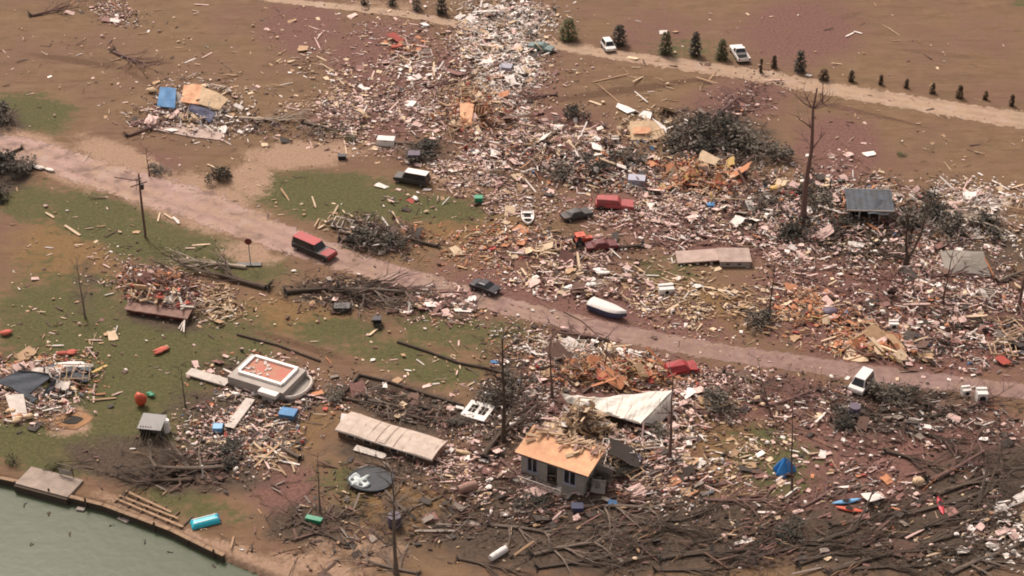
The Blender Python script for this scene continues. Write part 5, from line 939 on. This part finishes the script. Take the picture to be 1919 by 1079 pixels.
# u, v, ru, rv, tilt, count, colour mix, heap height, (plank, sheet, lump, stick) shares, size
REG = [(948, 100, 66, 78, 0, 1700, "white", .7, (3, 6, 5, 1), 1.0), (955, 26, 85, 30, 0, 380, "white", .8, (4, 4, 4, 1), 1.0), (890, 215, 62, 48, 0, 360, "orange", 1.0, (5, 4, 2, 1), 1.0), (890, 140, 90, 90, 0, 420, "straw", .5, (5, 3, 3, 2), .9), (880, 160, 190, 110, 0, 700, "pink", .2, (4, 3, 4, 2), .9),
    (1000, 262, 190, 55, 8, 900, "pink", .6, (5, 4, 4, 2), 1.0), (1050, 262, 130, 25, 5, 260, "straw", .4, (6, 3, 2, 1), 1.1), (1120, 312, 190, 48, 8, 1150, "mixed", .9, (4, 4, 4, 3), 1.0), (1310, 332, 82, 32, 6, 420, "orange", 1.2, (6, 6, 1, 1), 1.35), (1330, 405, 190, 52, 8, 1150, "pink", .4, (5, 4, 3, 3), .95), (1290, 440, 160, 40, 8, 350, "mauve", .2, (4, 3, 3, 3), .9),
    (1560, 400, 230, 66, 6, 1600, "mixed", .8, (4, 4, 4, 4), 1.0), (1590, 470, 240, 45, 8, 800, "pink", .3, (4, 3, 3, 3), .9), (1840, 400, 130, 50, 8, 500, "white", .5, (4, 3, 3, 3), 1.1), (1720, 560, 240, 75, 6, 1500, "mauve", .5, (5, 3, 4, 4), .9), (1800, 620, 170, 80, 8, 1400, "mixed", .6, (5, 4, 4, 3), 1.0), (1600, 630, 120, 36, 14, 420, "orange", .5, (4, 6, 1, 1), 1.35), (1530, 580, 60, 30, 20, 180, "orange", .4, (3, 5, 1, 1), 1.1), (1660, 660, 90, 22, 6, 200, "orange", .5, (4, 6, 1, 1), 1.5),
    (1330, 570, 150, 50, 12, 650, "straw", .15, (7, 2, 2, 1), 1.0), (1090, 520, 130, 42, 12, 700, "pink", .5, (5, 4, 3, 2), 1.05), (1040, 500, 90, 35, 12, 260, "straw", .4, (7, 3, 1, 1), 1.2), (1160, 702, 100, 26, 4, 520, "orange", 1.5, (5, 5, 1, 1), 1.35), (1130, 672, 120, 26, 5, 260, "white", .7, (5, 5, 2, 1), 1.2), (1096, 806, 40, 14, 5, 420, "straw", 3.2, (7, 4, 1, 2), 1.1), (1160, 868, 34, 20, 10, 220, "mixed", 1.8, (5, 4, 2, 3), 1.2), (1060, 840, 180, 90, 0, 800, "pink", .3, (4, 3, 4, 3), .9), (1220, 850, 130, 80, 10, 900, "mixed", .5, (4, 4, 4, 3), .95), (1340, 840, 110, 95, 0, 480, "straw", .1, (4, 3, 4, 1), .8), (1290, 760, 80, 50, 0, 350, "pink", .4, (4, 4, 3, 3), 1.0),
    (1640, 840, 270, 110, 0, 620, "mauve", .2, (4, 3, 4, 4), .9), (1720, 780, 220, 60, 6, 700, "dark", .4, (4, 3, 2, 6), .9), (1650, 950, 280, 110, 0, 420, "mauve", .2, (3, 3, 3, 4), .95), (1870, 990, 90, 70, 0, 240, "white", .4, (4, 3, 4, 3), 1.0), (1500, 1020, 430, 70, 0, 900, "stick", .4, (2, 1, 2, 8), 1.0), (1080, 960, 230, 75, 4, 620, "stick", .3, (2, 1, 2, 7), .95), (1000, 900, 110, 60, 0, 500, "pink", .3, (4, 4, 3, 3), .9), (1420, 740, 180, 50, 6, 500, "mauve", .3, (4, 2, 2, 6), .9),
    (302, 538, 64, 24, 8, 620, "rust", 2.3, (6, 3, 2, 3), .85), (300, 540, 110, 70, 10, 220, "pink", .2, (4, 2, 3, 3), .8), (400, 570, 60, 30, 10, 160, "straw", .4, (7, 2, 1, 3), 1.1), (500, 730, 140, 60, 10, 420, "mixed", .3, (4, 3, 4, 3), .85), (450, 810, 110, 60, 0, 420, "mixed", .3, (4, 3, 3, 4), .85), (520, 850, 50, 40, 0, 120, "straw", .2, (6, 2, 1, 1), 1.0), (80, 712, 80, 22, 0, 200, "mixed", 1.3, (5, 4, 2, 3), 1.1), (60, 700, 110, 40, 0, 260, "orange", .3, (4, 3, 3, 2), .9), (90, 740, 90, 50, 0, 240, "mixed", .4, (4, 3, 3, 2), .9), (380, 205, 75, 45, 8, 420, "white", .9, (5, 4, 2, 2), .95), (300, 225, 60, 30, 0, 200, "mauve", .3, (4, 3, 3, 3), .9), (350, 205, 130, 60, 0, 220, "field", .1, (3, 3, 3, 1), .8),
    (310, 110, 340, 115, 0, 420, "field", .05, (4, 2, 4, 1), .8), (640, 150, 170, 115, 0, 900, "field", .1, (4, 3, 4, 2), .9), (720, 130, 130, 100, 0, 520, "pink", .1, (4, 3, 4, 2), .85), (720, 225, 140, 50, 0, 750, "pink", .2, (4, 3, 4, 3), .8), (640, 215, 60, 35, 0, 220, "mauve", .2, (4, 3, 3, 3), .8), (790, 130, 60, 30, 10, 130, "white", .4, (4, 4, 4, 1), 1.0), (755, 85, 50, 18, 10, 90, "orange", .3, (4, 5, 2, 1), 1.0), (210, 22, 60, 22, 20, 180, "mauve", .1, (3, 3, 4, 3), .8), (840, 320, 90, 40, 20, 300, "pink", .3, (4, 3, 4, 2), .9), (920, 330, 60, 50, 0, 350, "pink", .4, (4, 4, 4, 2), .95), (760, 370, 60, 22, 0, 60, "mixed", .2, (4, 3, 3, 2), .9),
    (700, 445, 62, 34, 12, 380, "dark", 1.0, (5, 3, 3, 6), .95), (640, 425, 40, 20, 10, 90, "straw", .4, (5, 2, 1, 4), 1.0), (600, 370, 160, 52, 4, 75, "straw", .05, (5, 2, 3, 1), .9), (830, 570, 70, 32, 10, 330, "mauve", .3, (5, 3, 3, 3), .9), (690, 550, 150, 34, 2, 420, "stick", .3, (3, 1, 2, 7), .9), (900, 460, 150, 45, 6, 320, "orange", .15, (5, 3, 2, 3), .9), (1060, 460, 120, 26, 4, 260, "mauve", .2, (5, 2, 2, 5), .95), (200, 480, 210, 170, 0, 230, "field", .05, (4, 2, 4, 1), .8), (800, 650, 220, 95, 10, 200, "field", .05, (4, 2, 4, 1), .75), (860, 585, 90, 26, 8, 90, "pink", .1, (4, 4, 3, 1), .9),
    (760, 930, 140, 95, 0, 520, "stick", .3, (3, 1, 2, 6), .9), (770, 770, 130, 30, 16, 260, "stick", .4, (3, 1, 2, 7), .9), (1000, 690, 90, 70, 0, 380, "mixed", .3, (4, 3, 3, 4), .9), (960, 780, 60, 70, 0, 320, "dark", .5, (4, 3, 3, 6), .9), (1500, 120, 400, 125, 0, 190, "field", .05, (4, 2, 4, 1), .85), (1700, 290, 210, 70, 0, 110, "field", .05, (4, 2, 3, 2), .8), (1600, 310, 70, 40, 20, 140, "pink", .05, (3, 2, 3, 4), .8), (1220, 150, 90, 35, -8, 60, "straw", .1, (7, 1, 1, 3), 1.4), (140, 655, 150, 70, 0, 150, "field", .1, (4, 3, 4, 1), .85), (1400, 195, 60, 40, -30, 200, "mauve", .3, (3, 1, 2, 8), .9), (1330, 265, 90, 42, 10, 520, "dark", 1.4, (3, 2, 3, 7), .9),
    (590, 560, 90, 40, 8, 90, "field", .1, (4, 2, 3, 2), .8), (620, 1000, 110, 60, 8, 170, "stick", .1, (4, 1, 2, 6), .9), (340, 880, 170, 45, 6, 260, "stick", .3, (3, 1, 2, 6), .9), (430, 1030, 70, 18, 22, 120, "straw", .2, (4, 1, 4, 3), .9), (1000, 400, 120, 40, 0, 180, "pink", .2, (4, 3, 3, 2), .9), (1215, 240, 50, 30, 0, 160, "straw", .7, (4, 4, 3, 1), 1.0), (860, 860, 80, 50, 0, 220, "pink", .2, (4, 3, 3, 4), .85), (1560, 900, 70, 40, 0, 130, "orange", .2, (4, 3, 3, 3), .9), (960, 640, 900, 420, 0, 500, "field", .05, (4, 2, 4, 2), .7), (470, 300, 120, 50, 0, 70, "field", .05, (4, 2, 4, 1), .8), (520, 240, 90, 20, 5, 160, "stick", .3, (3, 1, 1, 7), 1.1), (1150, 620, 500, 60, 13, 170, "mauve", .03, (3, 2, 5, 3), .6)]
# kept clear: the buildings, vehicles and open lawns
KEEP = [(545, 290, 60, 16), (592, 465, 42, 20), (910, 538, 26, 14), (1140, 580, 38, 18), (1613, 720, 26, 18), (1050, 872, 74, 24), (1120, 748, 80, 12), (1165, 765, 95, 20), (1225, 765, 34, 30), (730, 815, 92, 22), (770, 835, 60, 20), (500, 712, 66, 26), (60, 722, 40, 12), (1345, 475, 60, 16), (315, 180, 18, 18), (385, 180, 34, 16), (1815, 494, 46, 26), (1630, 392, 42, 22), (385, 975, 28, 15), (695, 903, 38, 24), (880, 768, 28, 18), (722, 263, 18, 13), (1140, 83, 14, 12), (1385, 98, 18, 18), (990, 410, 13, 17), (1468, 870, 18, 20), (1586, 945, 28, 16), (1762, 945, 9, 22), (1152, 378, 42, 18), (1080, 402, 30, 14), (135, 788, 22, 14), (70, 890, 66, 18), (770, 330, 44, 18), (265, 748, 14, 20), (470, 470, 34, 30), (1092, 446, 20, 16), (1275, 685, 30, 16), (620, 350, 90, 22), (302, 592, 55, 9)]
def keep(u, v):
    for a, b, c, d in KEEP:
        if ((u - a) / c) ** 2 + ((v - b) / d) ** 2 < 1: return True
    return False
rr = random.Random(77)
from mathutils import noise as mnoise
PIECES = []   # kind, colour, x, y, z, dims, rotation, px size
KINDS = ("plank", "sheet", "lump", "stick")
LANEU = [(0, 268), (180, 330), (420, 410), (620, 482), (800, 524), (1050, 595), (1300, 658), (1500, 680), (1919, 735)]
for (cu, cv, ru, rv, an, n, mx, heap, sh, sz) in REG:
    cols, wts = list(MIX[mx]), list(MIX[mx].values()); ca, sa = math.cos(R(an)), math.sin(R(an))
    for _ in range(n):
        a, b = rr.gauss(0, .58), rr.gauss(0, .58); q = a * a + b * b
        if q > 2.2: continue
        u, v = cu + a * ru * ca - b * rv * sa, cv + a * ru * sa + b * rv * ca
        if u < -30 or u > 1950 or v < -12 or v > 1092 or keep(u, v): continue
        lv = np.interp(u, [p[0] for p in LANEU], [p[1] for p in LANEU])
        if abs(v - lv) < 24 and rr.random() < .86 and mx != "mauve": continue
        if v > np.interp(u, [0, 130, 320, 470, 560], [868, 905, 972, 1040, 1082]) and u < 560: continue
        p = P(u, v); nz = mnoise.noise(Vector((p.x * .13, p.y * .13, 3.1))) + .6 * mnoise.noise(Vector((p.x * .4, p.y * .4, 9.7)))
        if nz < -.12 and rr.random() < (.75 if heap < .7 else .3): continue
        k = rr.choices(KINDS, sh)[0]; c = rr.choices(cols, wts)[0]
        if k == "stick" and c in ("white", "pinkwhite", "blue", "red", "slate"): c = rr.choice(("grey", "tan", "brown"))
        if k == "lump" and c in ("dark", "brown", "mauve", "grey", "slate"): k = rr.choice(("sheet", "plank", "stick"))
        if k == "plank" and c in ("slate", "blue", "dark") : c = "brown"
        t = sz * math.exp(rr.gauss(-.30, .52))
        if k == "sheet" and heap > .3 and mx not in ("stick", "dark", "mauve") and rr.random() < .04: t = min(t * 1.9, 2.6)
        if k == "lump": t = min(t, 1.5)
        if k == "plank": d = (1.35 * t, rr.uniform(.12, .26) * (.7 + .3 * t), rr.uniform(.04, .09))
        elif k == "sheet": d = (.85 * t, .85 * t * rr.uniform(.4, .9), .05)
        elif k == "lump": d = (.55 * t, .55 * t * rr.uniform(.5, 1), .4 * t * rr.uniform(.4, .9))
        else: d = (1.9 * t, .07 * (.7 + .4 * t), .07 * (.7 + .4 * t))
        hz = heap * max(0, 1 - q / 1.6) * rr.random(); dirb = rr.gauss(.35, .3) if (v > 850 and u > 860 and rr.random() < .75) else rr.gauss(-.42, .75) if rr.random() < .6 else rr.uniform(0, math.pi)
        tilt = rr.gauss(0, .1 + .28 * min(1, heap)); tilt2 = rr.gauss(0, .08 + .25 * min(1, heap))
        z = hz + abs(math.sin(tilt)) * d[0] * .42 + abs(math.sin(tilt2)) * d[1] * .42 + d[2] * .5
        PIECES.append((k, c, p.x, p.y, z, d, (tilt2, tilt, dirb), max(d[0], d[1]) * math.sqrt(d[0] * d[1])))
# broken wall frames and roof trusses: two of each built, the rest copies
def stud_frame(n, L, Hh, c, miss):
    m = MB(); m.box((0, -Hh / 2, 0), (L, .1, .12)).box((0, Hh / 2 - .1 * miss, .0), (L * .9, .1, .12), rot=(0, 0, .03 * miss))
    for k in range(n):
        if k != miss: m.box(((k / (n - 1) - .5) * (L - .12), 0, 0), (.09, Hh - .1 - .4 * (k == miss + 2), .11), rot=(0, 0, .05 * math.sin(k * 3 + miss)))
    return m.mesh("stud_frame", M[c])
def truss(L, c):
    m = MB(); h = L * .22; m.tube([(-L / 2, 0, 0), (L / 2, 0, 0)], [.07, .07], 4)
    for a, b in (((-L / 2, 0), (0, h)), ((0, h), (L * .42, h * .2)), ((-L / 4, 0), (-L / 4, h / 2)), ((0, 0), (0, h)), ((-L / 4, h / 2), (0, 0)), ((L / 4, 0), (0, h))): m.tube([(a[0], a[1], 0), (b[0], b[1], 0)], [.06, .06], 4)
    return m.mesh("roof_truss", M[c])
FR = [(stud_frame(6, 3.6, 2.4, "tan", 2), "tan"), (stud_frame(5, 2.8, 2.4, "offwhite", 1), "whitish"), (stud_frame(7, 4.4, 2.3, "oldwood", 4), "brown")]; TR = [(truss(5.5, "tan"), "tan"), (truss(4.2, "oldwood"), "brown")]
for i in range(64):
    cu, cv, ru, rv, an, n, mx, heap, sh, sz = rr.choice([q for q in REG if q[7] >= .4 and q[1] < 900 and q[6] not in ("stick", "dark", "field")])
    u, v = cu + rr.gauss(0, .5) * ru, cv + rr.gauss(0, .5) * rv
    if keep(u, v) or not (0 < u < 1919 and 5 < v < 1070): continue
    if abs(v - np.interp(u, [p[0] for p in LANEU], [p[1] for p in LANEU])) < 34: continue
    p = P(u, v); fr = i % 3 != 2; me, cw = (FR[i % len(FR) if i % 3 != 2 else 0] if fr else TR[i // 3 % 2]); o = bpy.data.objects.new("stud_frame" if fr else "roof_truss", me); COL.objects.link(o); tl = rr.gauss(0, .28)
    o.location = (p.x, p.y, .35 + heap * .5 + abs(math.sin(tl)) * 1.0); o.rotation_euler = (tl, rr.gauss(0, .15), rr.uniform(0, 6.28))
    tag(o, ("broken " + cw + " stud wall frame " if fr else "broken " + cw + " roof truss ") + where(p.x, p.y), "wall frame" if fr else "roof truss", "broken wall frames and roof trusses", "thing")
# the fine carpet between the bigger pieces, too small and too many to count
FV, FQ, FC, fo = [], [], [], 0
for (cu, cv, ru, rv, an, n, mx, heap, sh, sz) in REG:
    if mx == "field" or n < 150: continue
    N = int(n * (1.5 if cv > 780 and (cu > 1400 or mx == "stick") else 4.6 if mx in ("white", "pink", "mixed", "mauve", "orange", "rust") else 2.6)); a, b = RNG.normal(0, .6, N), RNG.normal(0, .6, N); ca, sa = math.cos(R(an)), math.sin(R(an)); q = a * a + b * b
    u, v = cu + a * ru * ca - b * rv * sa, cv + a * ru * sa + b * rv * ca
    g = (q < 2.6) & (u > -20) & (u < 1940) & (v > -10) & (v < 1090) & ~((u < 560) & (v > np.interp(u, [0, 130, 320, 470, 560], [868, 905, 972, 1040, 1082])))
    for k in KEEP: g &= ((u - k[0]) / k[2]) ** 2 + ((v - k[1]) / k[3]) ** 2 > 1
    lv = np.interp(u, [p[0] for p in LANEU], [p[1] for p in LANEU]); g &= (np.abs(v - lv) > 22) | (RNG.random(N) < .12)
    u, v, q = u[g], v[g], q[g]
    x_ = (u - 959.5) / 959.5 * TH; y_ = -(v - 539.5) / 959.5 * TH; tt = -H / (-SP + y_ * CP); px, py = x_ * tt, (CP + y_ * SP) * tt
    nz = np.array([mnoise.noise(Vector((a_ * .11, b_ * .11, 7.3))) + .7 * mnoise.noise(Vector((a_ * .33, b_ * .33, 1.7))) for a_, b_ in zip(px, py)]) if len(u) else np.zeros(0)
    g = RNG.random(len(u)) < np.clip(.5 + 2.2 * (nz - (.12 if heap < .65 else -.1)), .10 if heap < .65 else .3, 1); u, v, q, nz = u[g], v[g], q[g], nz[g]; N = len(u)
    x_ = (u - 959.5) / 959.5 * TH; y_ = -(v - 539.5) / 959.5 * TH; tt = -H / (-SP + y_ * CP); px, py = x_ * tt, (CP + y_ * SP) * tt
    t = np.exp(RNG.normal(-.75, .5, N)) * sz; kind = RNG.random(N); L_ = np.where(kind < .45, 1.1, .5) * t; W_ = np.where(kind < .45, .13, .33) * (.6 + .4 * t); T_ = np.where(kind < .75, .05, .2) * (.5 + .5 * t)
    if mx in ("stick", "dark"): W_ *= .6; L_ *= 1.5
    th = np.where((v > 850) & (u > 860) & (RNG.random(N) < .7), RNG.normal(.35, .3, N), np.where(RNG.random(N) < .5, RNG.normal(-.42, .7, N), RNG.uniform(0, 3.14, N))); ti = RNG.normal(0, .12 + .3 * min(1, heap), N)
    z = heap * .8 * np.clip(1 - q / 1.6, 0, 1) * RNG.random(N) + np.abs(np.sin(ti)) * L_ * .45 + T_ * .5
    cb = np.array([(sx, sy, sz_) for sz_ in (-.5, .5) for sy in (-.5, .5) for sx in (-.5, .5)])
    lx, ly, lz = cb[:, 0] * L_[:, None], cb[:, 1] * W_[:, None] * RNG.uniform(.5, 1.1, (N, 8)), cb[:, 2] * T_[:, None]
    lx, lz = lx * np.cos(ti)[:, None] + lz * np.sin(ti)[:, None], -lx * np.sin(ti)[:, None] + lz * np.cos(ti)[:, None]
    gx_, gy_ = lx * np.cos(th)[:, None] - ly * np.sin(th)[:, None] + px[:, None], lx * np.sin(th)[:, None] + ly * np.cos(th)[:, None] + py[:, None]
    FV.append(np.stack([gx_, gy_, lz + z[:, None]], -1).reshape(-1, 3))
    FQ.append((np.array([(4, 5, 7, 6), (0, 1, 5, 4), (2, 6, 7, 3), (0, 4, 6, 2), (1, 3, 7, 5)])[None] + (np.arange(N) * 8)[:, None, None] + fo).reshape(-1, 4)); fo += N * 8
    names = list(MIX[mx]); w8 = np.array(list(MIX[mx].values()), float); ci = RNG.choice(len(names), N, p=w8 / w8.sum()); bright = np.array([m in ('white', 'pinkwhite', 'cream') for m in names])[ci]; swap = bright & (heap < 1.1) & (nz < .1) & (RNG.random(N) < .6); ci = np.where(swap, names.index('brown') if 'brown' in names else names.index('dark'), ci); pc = np.array([PAL[m] for m in names])[ci] * RNG.uniform(.75, 1.1, (N, 1))
    FC.append(np.repeat(np.concatenate([pc, np.ones((N, 1))], 1), 8, 0))
me = np_mesh("rubble_litter", np.concatenate(FV), np.concatenate(FQ)); col_attr(me, "tint", np.concatenate(FC)); me.materials.append(TINT)
o = bpy.data.objects.new("rubble_litter", me); COL.objects.link(o); tag(o, "fine carpet of pale splinters and scraps between the bigger debris", "rubble", kind="stuff"); print("fine", fo // 8)
for u, v in [(48, 946), (92, 962), (272, 1014), (210, 985), (318, 1034), (132, 1000), (402, 1060), (60, 1020)]:
    p = P(u, v, -.72); PIECES.append(("stick", rr.choice(("brown", "dark")), p.x, p.y, -.71, (rr.uniform(.5, 1.1), .14, .12), (0, 0, rr.uniform(0, 3)), 900))
# a few individually placed long boards
for (a, b, w_, c) in [((122, 424), (150, 442), .5, "cream"), ((86, 400), (102, 409), .45, "cream"), ((600, 120), (634, 140), .3, "cream"), ((632, 147), (645, 160), .35, "cream"), ((735, 398), (748, 422), .3, "cream"), ((658, 240), (664, 272), .25, "white"), ((645, 265), (650, 290), .22, "cream"), ((585, 370), (592, 390), .3, "cream"), ((1180, 140), (1110, 155), .25, "tan"), ((1118, 158), (1160, 192), .2, "tan"),
                     ((1104, 190), (1128, 198), .6, "cream"), ((170, 752), (218, 747), .3, "tan"), ((432, 545), (385, 562), .35, "tan"), ((1420, 962), (1453, 962), .4, "white"), ((1376, 1022), (1412, 1012), .7, "white"), ((1486, 962), (1506, 956), .6, "pinkwhite"), ((590, 72), (600, 92), .25, "pinkwhite"), ((604, 62), (594, 74), .22, "pinkwhite"), ((1585, 70), (1600, 62), .35, "white"), ((1600, 60), (1615, 64), .4, "white"), ((1730, 800), (1765, 806), .9, "white"), ((1880, 1030), (1895, 1058), 1.0, "white"), ((1850, 1020), (1868, 1034), .9, "white"), ((1905, 1036), (1919, 1046), 1.0, "white"),
                     ((852, 582), (886, 584), .9, "white"), ((650, 535), (662, 575), .3, "grey"), ((692, 630), (714, 612), .4, "cream"), ((1090, 470), (1070, 455), .2, "cream"), ((1020, 470), (1040, 500), .25, "pinkwhite"), ((1042, 476), (1060, 500), .25, "white"), ((1250, 584), (1270, 572), .5, "cream"), ((1640, 610), (1600, 600), .6, "cream"), ((300, 400), (296, 416), .3, "cream"), ((308, 402), (324, 412), .35, "cream"), ((325, 408), (336, 420), .5, "white"), ((500, 850), (530, 800), .3, "tan"), ((520, 865), (562, 872), .35, "white"), ((1840, 880), (1868, 940), .5, "grey"), ((1872, 945), (1885, 955), .6, "white"), ((1075, 765), (1110, 778), .9, "white"), ((1028, 795), (1048, 792), .8, "white"), ((1050, 320), (1080, 330), .9, "white"), ((1150, 275), (1180, 280), .5, "white")]:
    p, q = P(*a), P(*b); d = q - p; m = (p + q) / 2
    PIECES.append(("plank" if w_ < .6 else "sheet", c, m.x, m.y, .16, (d.length, w_ * .8, .08), (0, .02, math.atan2(d.y, d.x)), 1e3 + d.length))
def unit(kind, seed):
    r = random.Random(seed); m = MB()
    if kind == "plank":
        b = r.uniform(-.25, .25); m.sheet(lambda s, t: (s - .5, (t - .5) * (1 - (.5 * r.random() if s in (0, 1) else 0)), b * (s - .5) ** 2 + .5), 3, 1, 1.0)
    elif kind == "sheet":
        c1, c2 = r.uniform(-.35, .35), r.uniform(-.4, .4); rag = [[r.uniform(-.09, .09) for _ in range(8)] for _ in range(8)]
        m.sheet(lambda s, t: (s - .5 + rag[int(s * 3)][int(t * 2)], t - .5 + rag[int(t * 2) + 3][int(s * 3)], 0), 3, 2, 1.0)
        m.v = [(x, y, z + .5 + (c1 * abs(x) * 6 + c2 * y * x * 8)) for x, y, z in m.v]
    elif kind == "lump":
        ph = (1 + 5 ** .5) / 2; v = [(-1, ph, 0), (1, ph, 0), (-1, -ph, 0), (1, -ph, 0), (0, -1, ph), (0, 1, ph), (0, -1, -ph), (0, 1, -ph), (ph, 0, -1), (ph, 0, 1), (-ph, 0, -1), (-ph, 0, 1)]
        m.add([(x * .27 * r.uniform(.6, 1.3), y * .27 * r.uniform(.6, 1.3), z * .27 * r.uniform(.6, 1.2)) for x, y, z in v], [(0, 11, 5), (0, 5, 1), (0, 1, 7), (0, 7, 10), (0, 10, 11), (1, 5, 9), (5, 11, 4), (11, 10, 2), (10, 7, 6), (7, 1, 8), (3, 9, 4), (3, 4, 2), (3, 2, 6), (3, 6, 8), (3, 8, 9), (4, 9, 5), (2, 4, 11), (6, 2, 10), (8, 6, 7), (9, 8, 1)])
    else:
        path = [((s - .5), r.gauss(0, 1.0) * (0 < s < 1), r.gauss(0, .6) * (0 < s < 1)) for s in (0, .33, .66, 1)]
        rad = [.55, .5, .38, .2]; o = []
        for (x, y, z), q in zip(path, rad): o += [(x, y + q, z), (x, y, z + q), (x, y - q, z), (x, y, z - q)]
        m.add(o, [(i * 4 + k, (i + 1) * 4 + k, (i + 1) * 4 + (k + 1) % 4, i * 4 + (k + 1) % 4) for i in range(3) for k in range(4)] + [(0, 1, 2, 3), (15, 14, 13, 12)])
        s0 = Vector((.05, 1.0, .3)); m.add([(.1, .3, 0), (.14, -.3, 0), (.1, 0, .4), (.38, 3.2, 1.2)], [(0, 1, 2), (0, 3, 1), (1, 3, 2), (2, 3, 0)])
    return m
UNITS = {k: [unit(k, 40 + i) for i in range(6)] for k in KINDS}
UV_ = {k: [(np.array(m.v), m.f) for m in UNITS[k]] for k in KINDS}
NAME = dict(plank="plank", sheet="torn_sheet", lump="insulation_clump", stick="broken_branch")
CAT = dict(plank="plank", sheet="panel", lump="insulation", stick="branch")
PHR = dict(plank="splintered plank", sheet="torn sheet", lump="ragged insulation lump", stick="broken branch")
GRP = dict(plank="planks strewn by the storm", sheet="torn panels strewn by the storm", lump="insulation clumps strewn by the storm", stick="broken branches strewn by the storm")
BULK = dict(plank="splintered_timber", sheet="panel_scraps", lump="insulation_litter", stick="twig_litter")
MESHES = {}
def variant(k, c, i):
    if (k, c, i) not in MESHES:
        me = UNITS[k][i].mesh(NAME[k], TINT); a = np.ones((len(me.vertices), 4)); a[:, :3] = PAL[c]; col_attr(me, "tint", a); MESHES[(k, c, i)] = me
    return MESHES[(k, c, i)]
for k in KINDS:
    L = sorted([p for p in PIECES if p[0] == k], key=lambda p: -p[7])
    for j, (_, c, x, y, z, d, ro, s) in enumerate(L[:300]):
        o = bpy.data.objects.new(NAME[k], variant(k, c, j % 6)); COL.objects.link(o); o.location = (x, y, z); o.rotation_euler = ro; o.scale = d
        size = ("long " if d[0] > 2.7 else "short " if d[0] < 2.1 else "") if k in ("plank", "stick") else ("large " if d[0] > 1.7 else "")
        tag(o, size + WORD[c] + " " + PHR[k] + " " + where(x, y), CAT[k], GRP[k])
    V_, F_, C_ = [], [], []; off = 0
    for j, (_, c, x, y, z, d, ro, s) in enumerate(L[300:]):
        v, f = UV_[k][j % 6]; e = np.array(Euler(ro).to_matrix()); w_ = (v * np.array(d)) @ e.T + np.array((x, y, z)); V_.append(w_); F_ += [tuple(q + off for q in g) for g in f]; off += len(v)
        C_.append(np.tile((*(np.array(PAL[c]) * rr.uniform(.72, 1.12)), 1), (len(v), 1)))
    if V_:
        me = bpy.data.meshes.new(BULK[k]); me.from_pydata(np.concatenate(V_).tolist(), [], F_); me.materials.append(TINT); me.update(); col_attr(me, "tint", np.concatenate(C_))
        o = bpy.data.objects.new(BULK[k], me); COL.objects.link(o); tag(o, dict(plank="small splintered boards scattered thickly over the ground", sheet="small torn panel scraps scattered over the ground", lump="small tufts of insulation scattered over the ground", stick="small broken twigs scattered over the muddy ground")[k], CAT[k], kind="stuff")
print("pieces", len(PIECES), {k: sum(p[0] == k for p in PIECES) for k in KINDS})
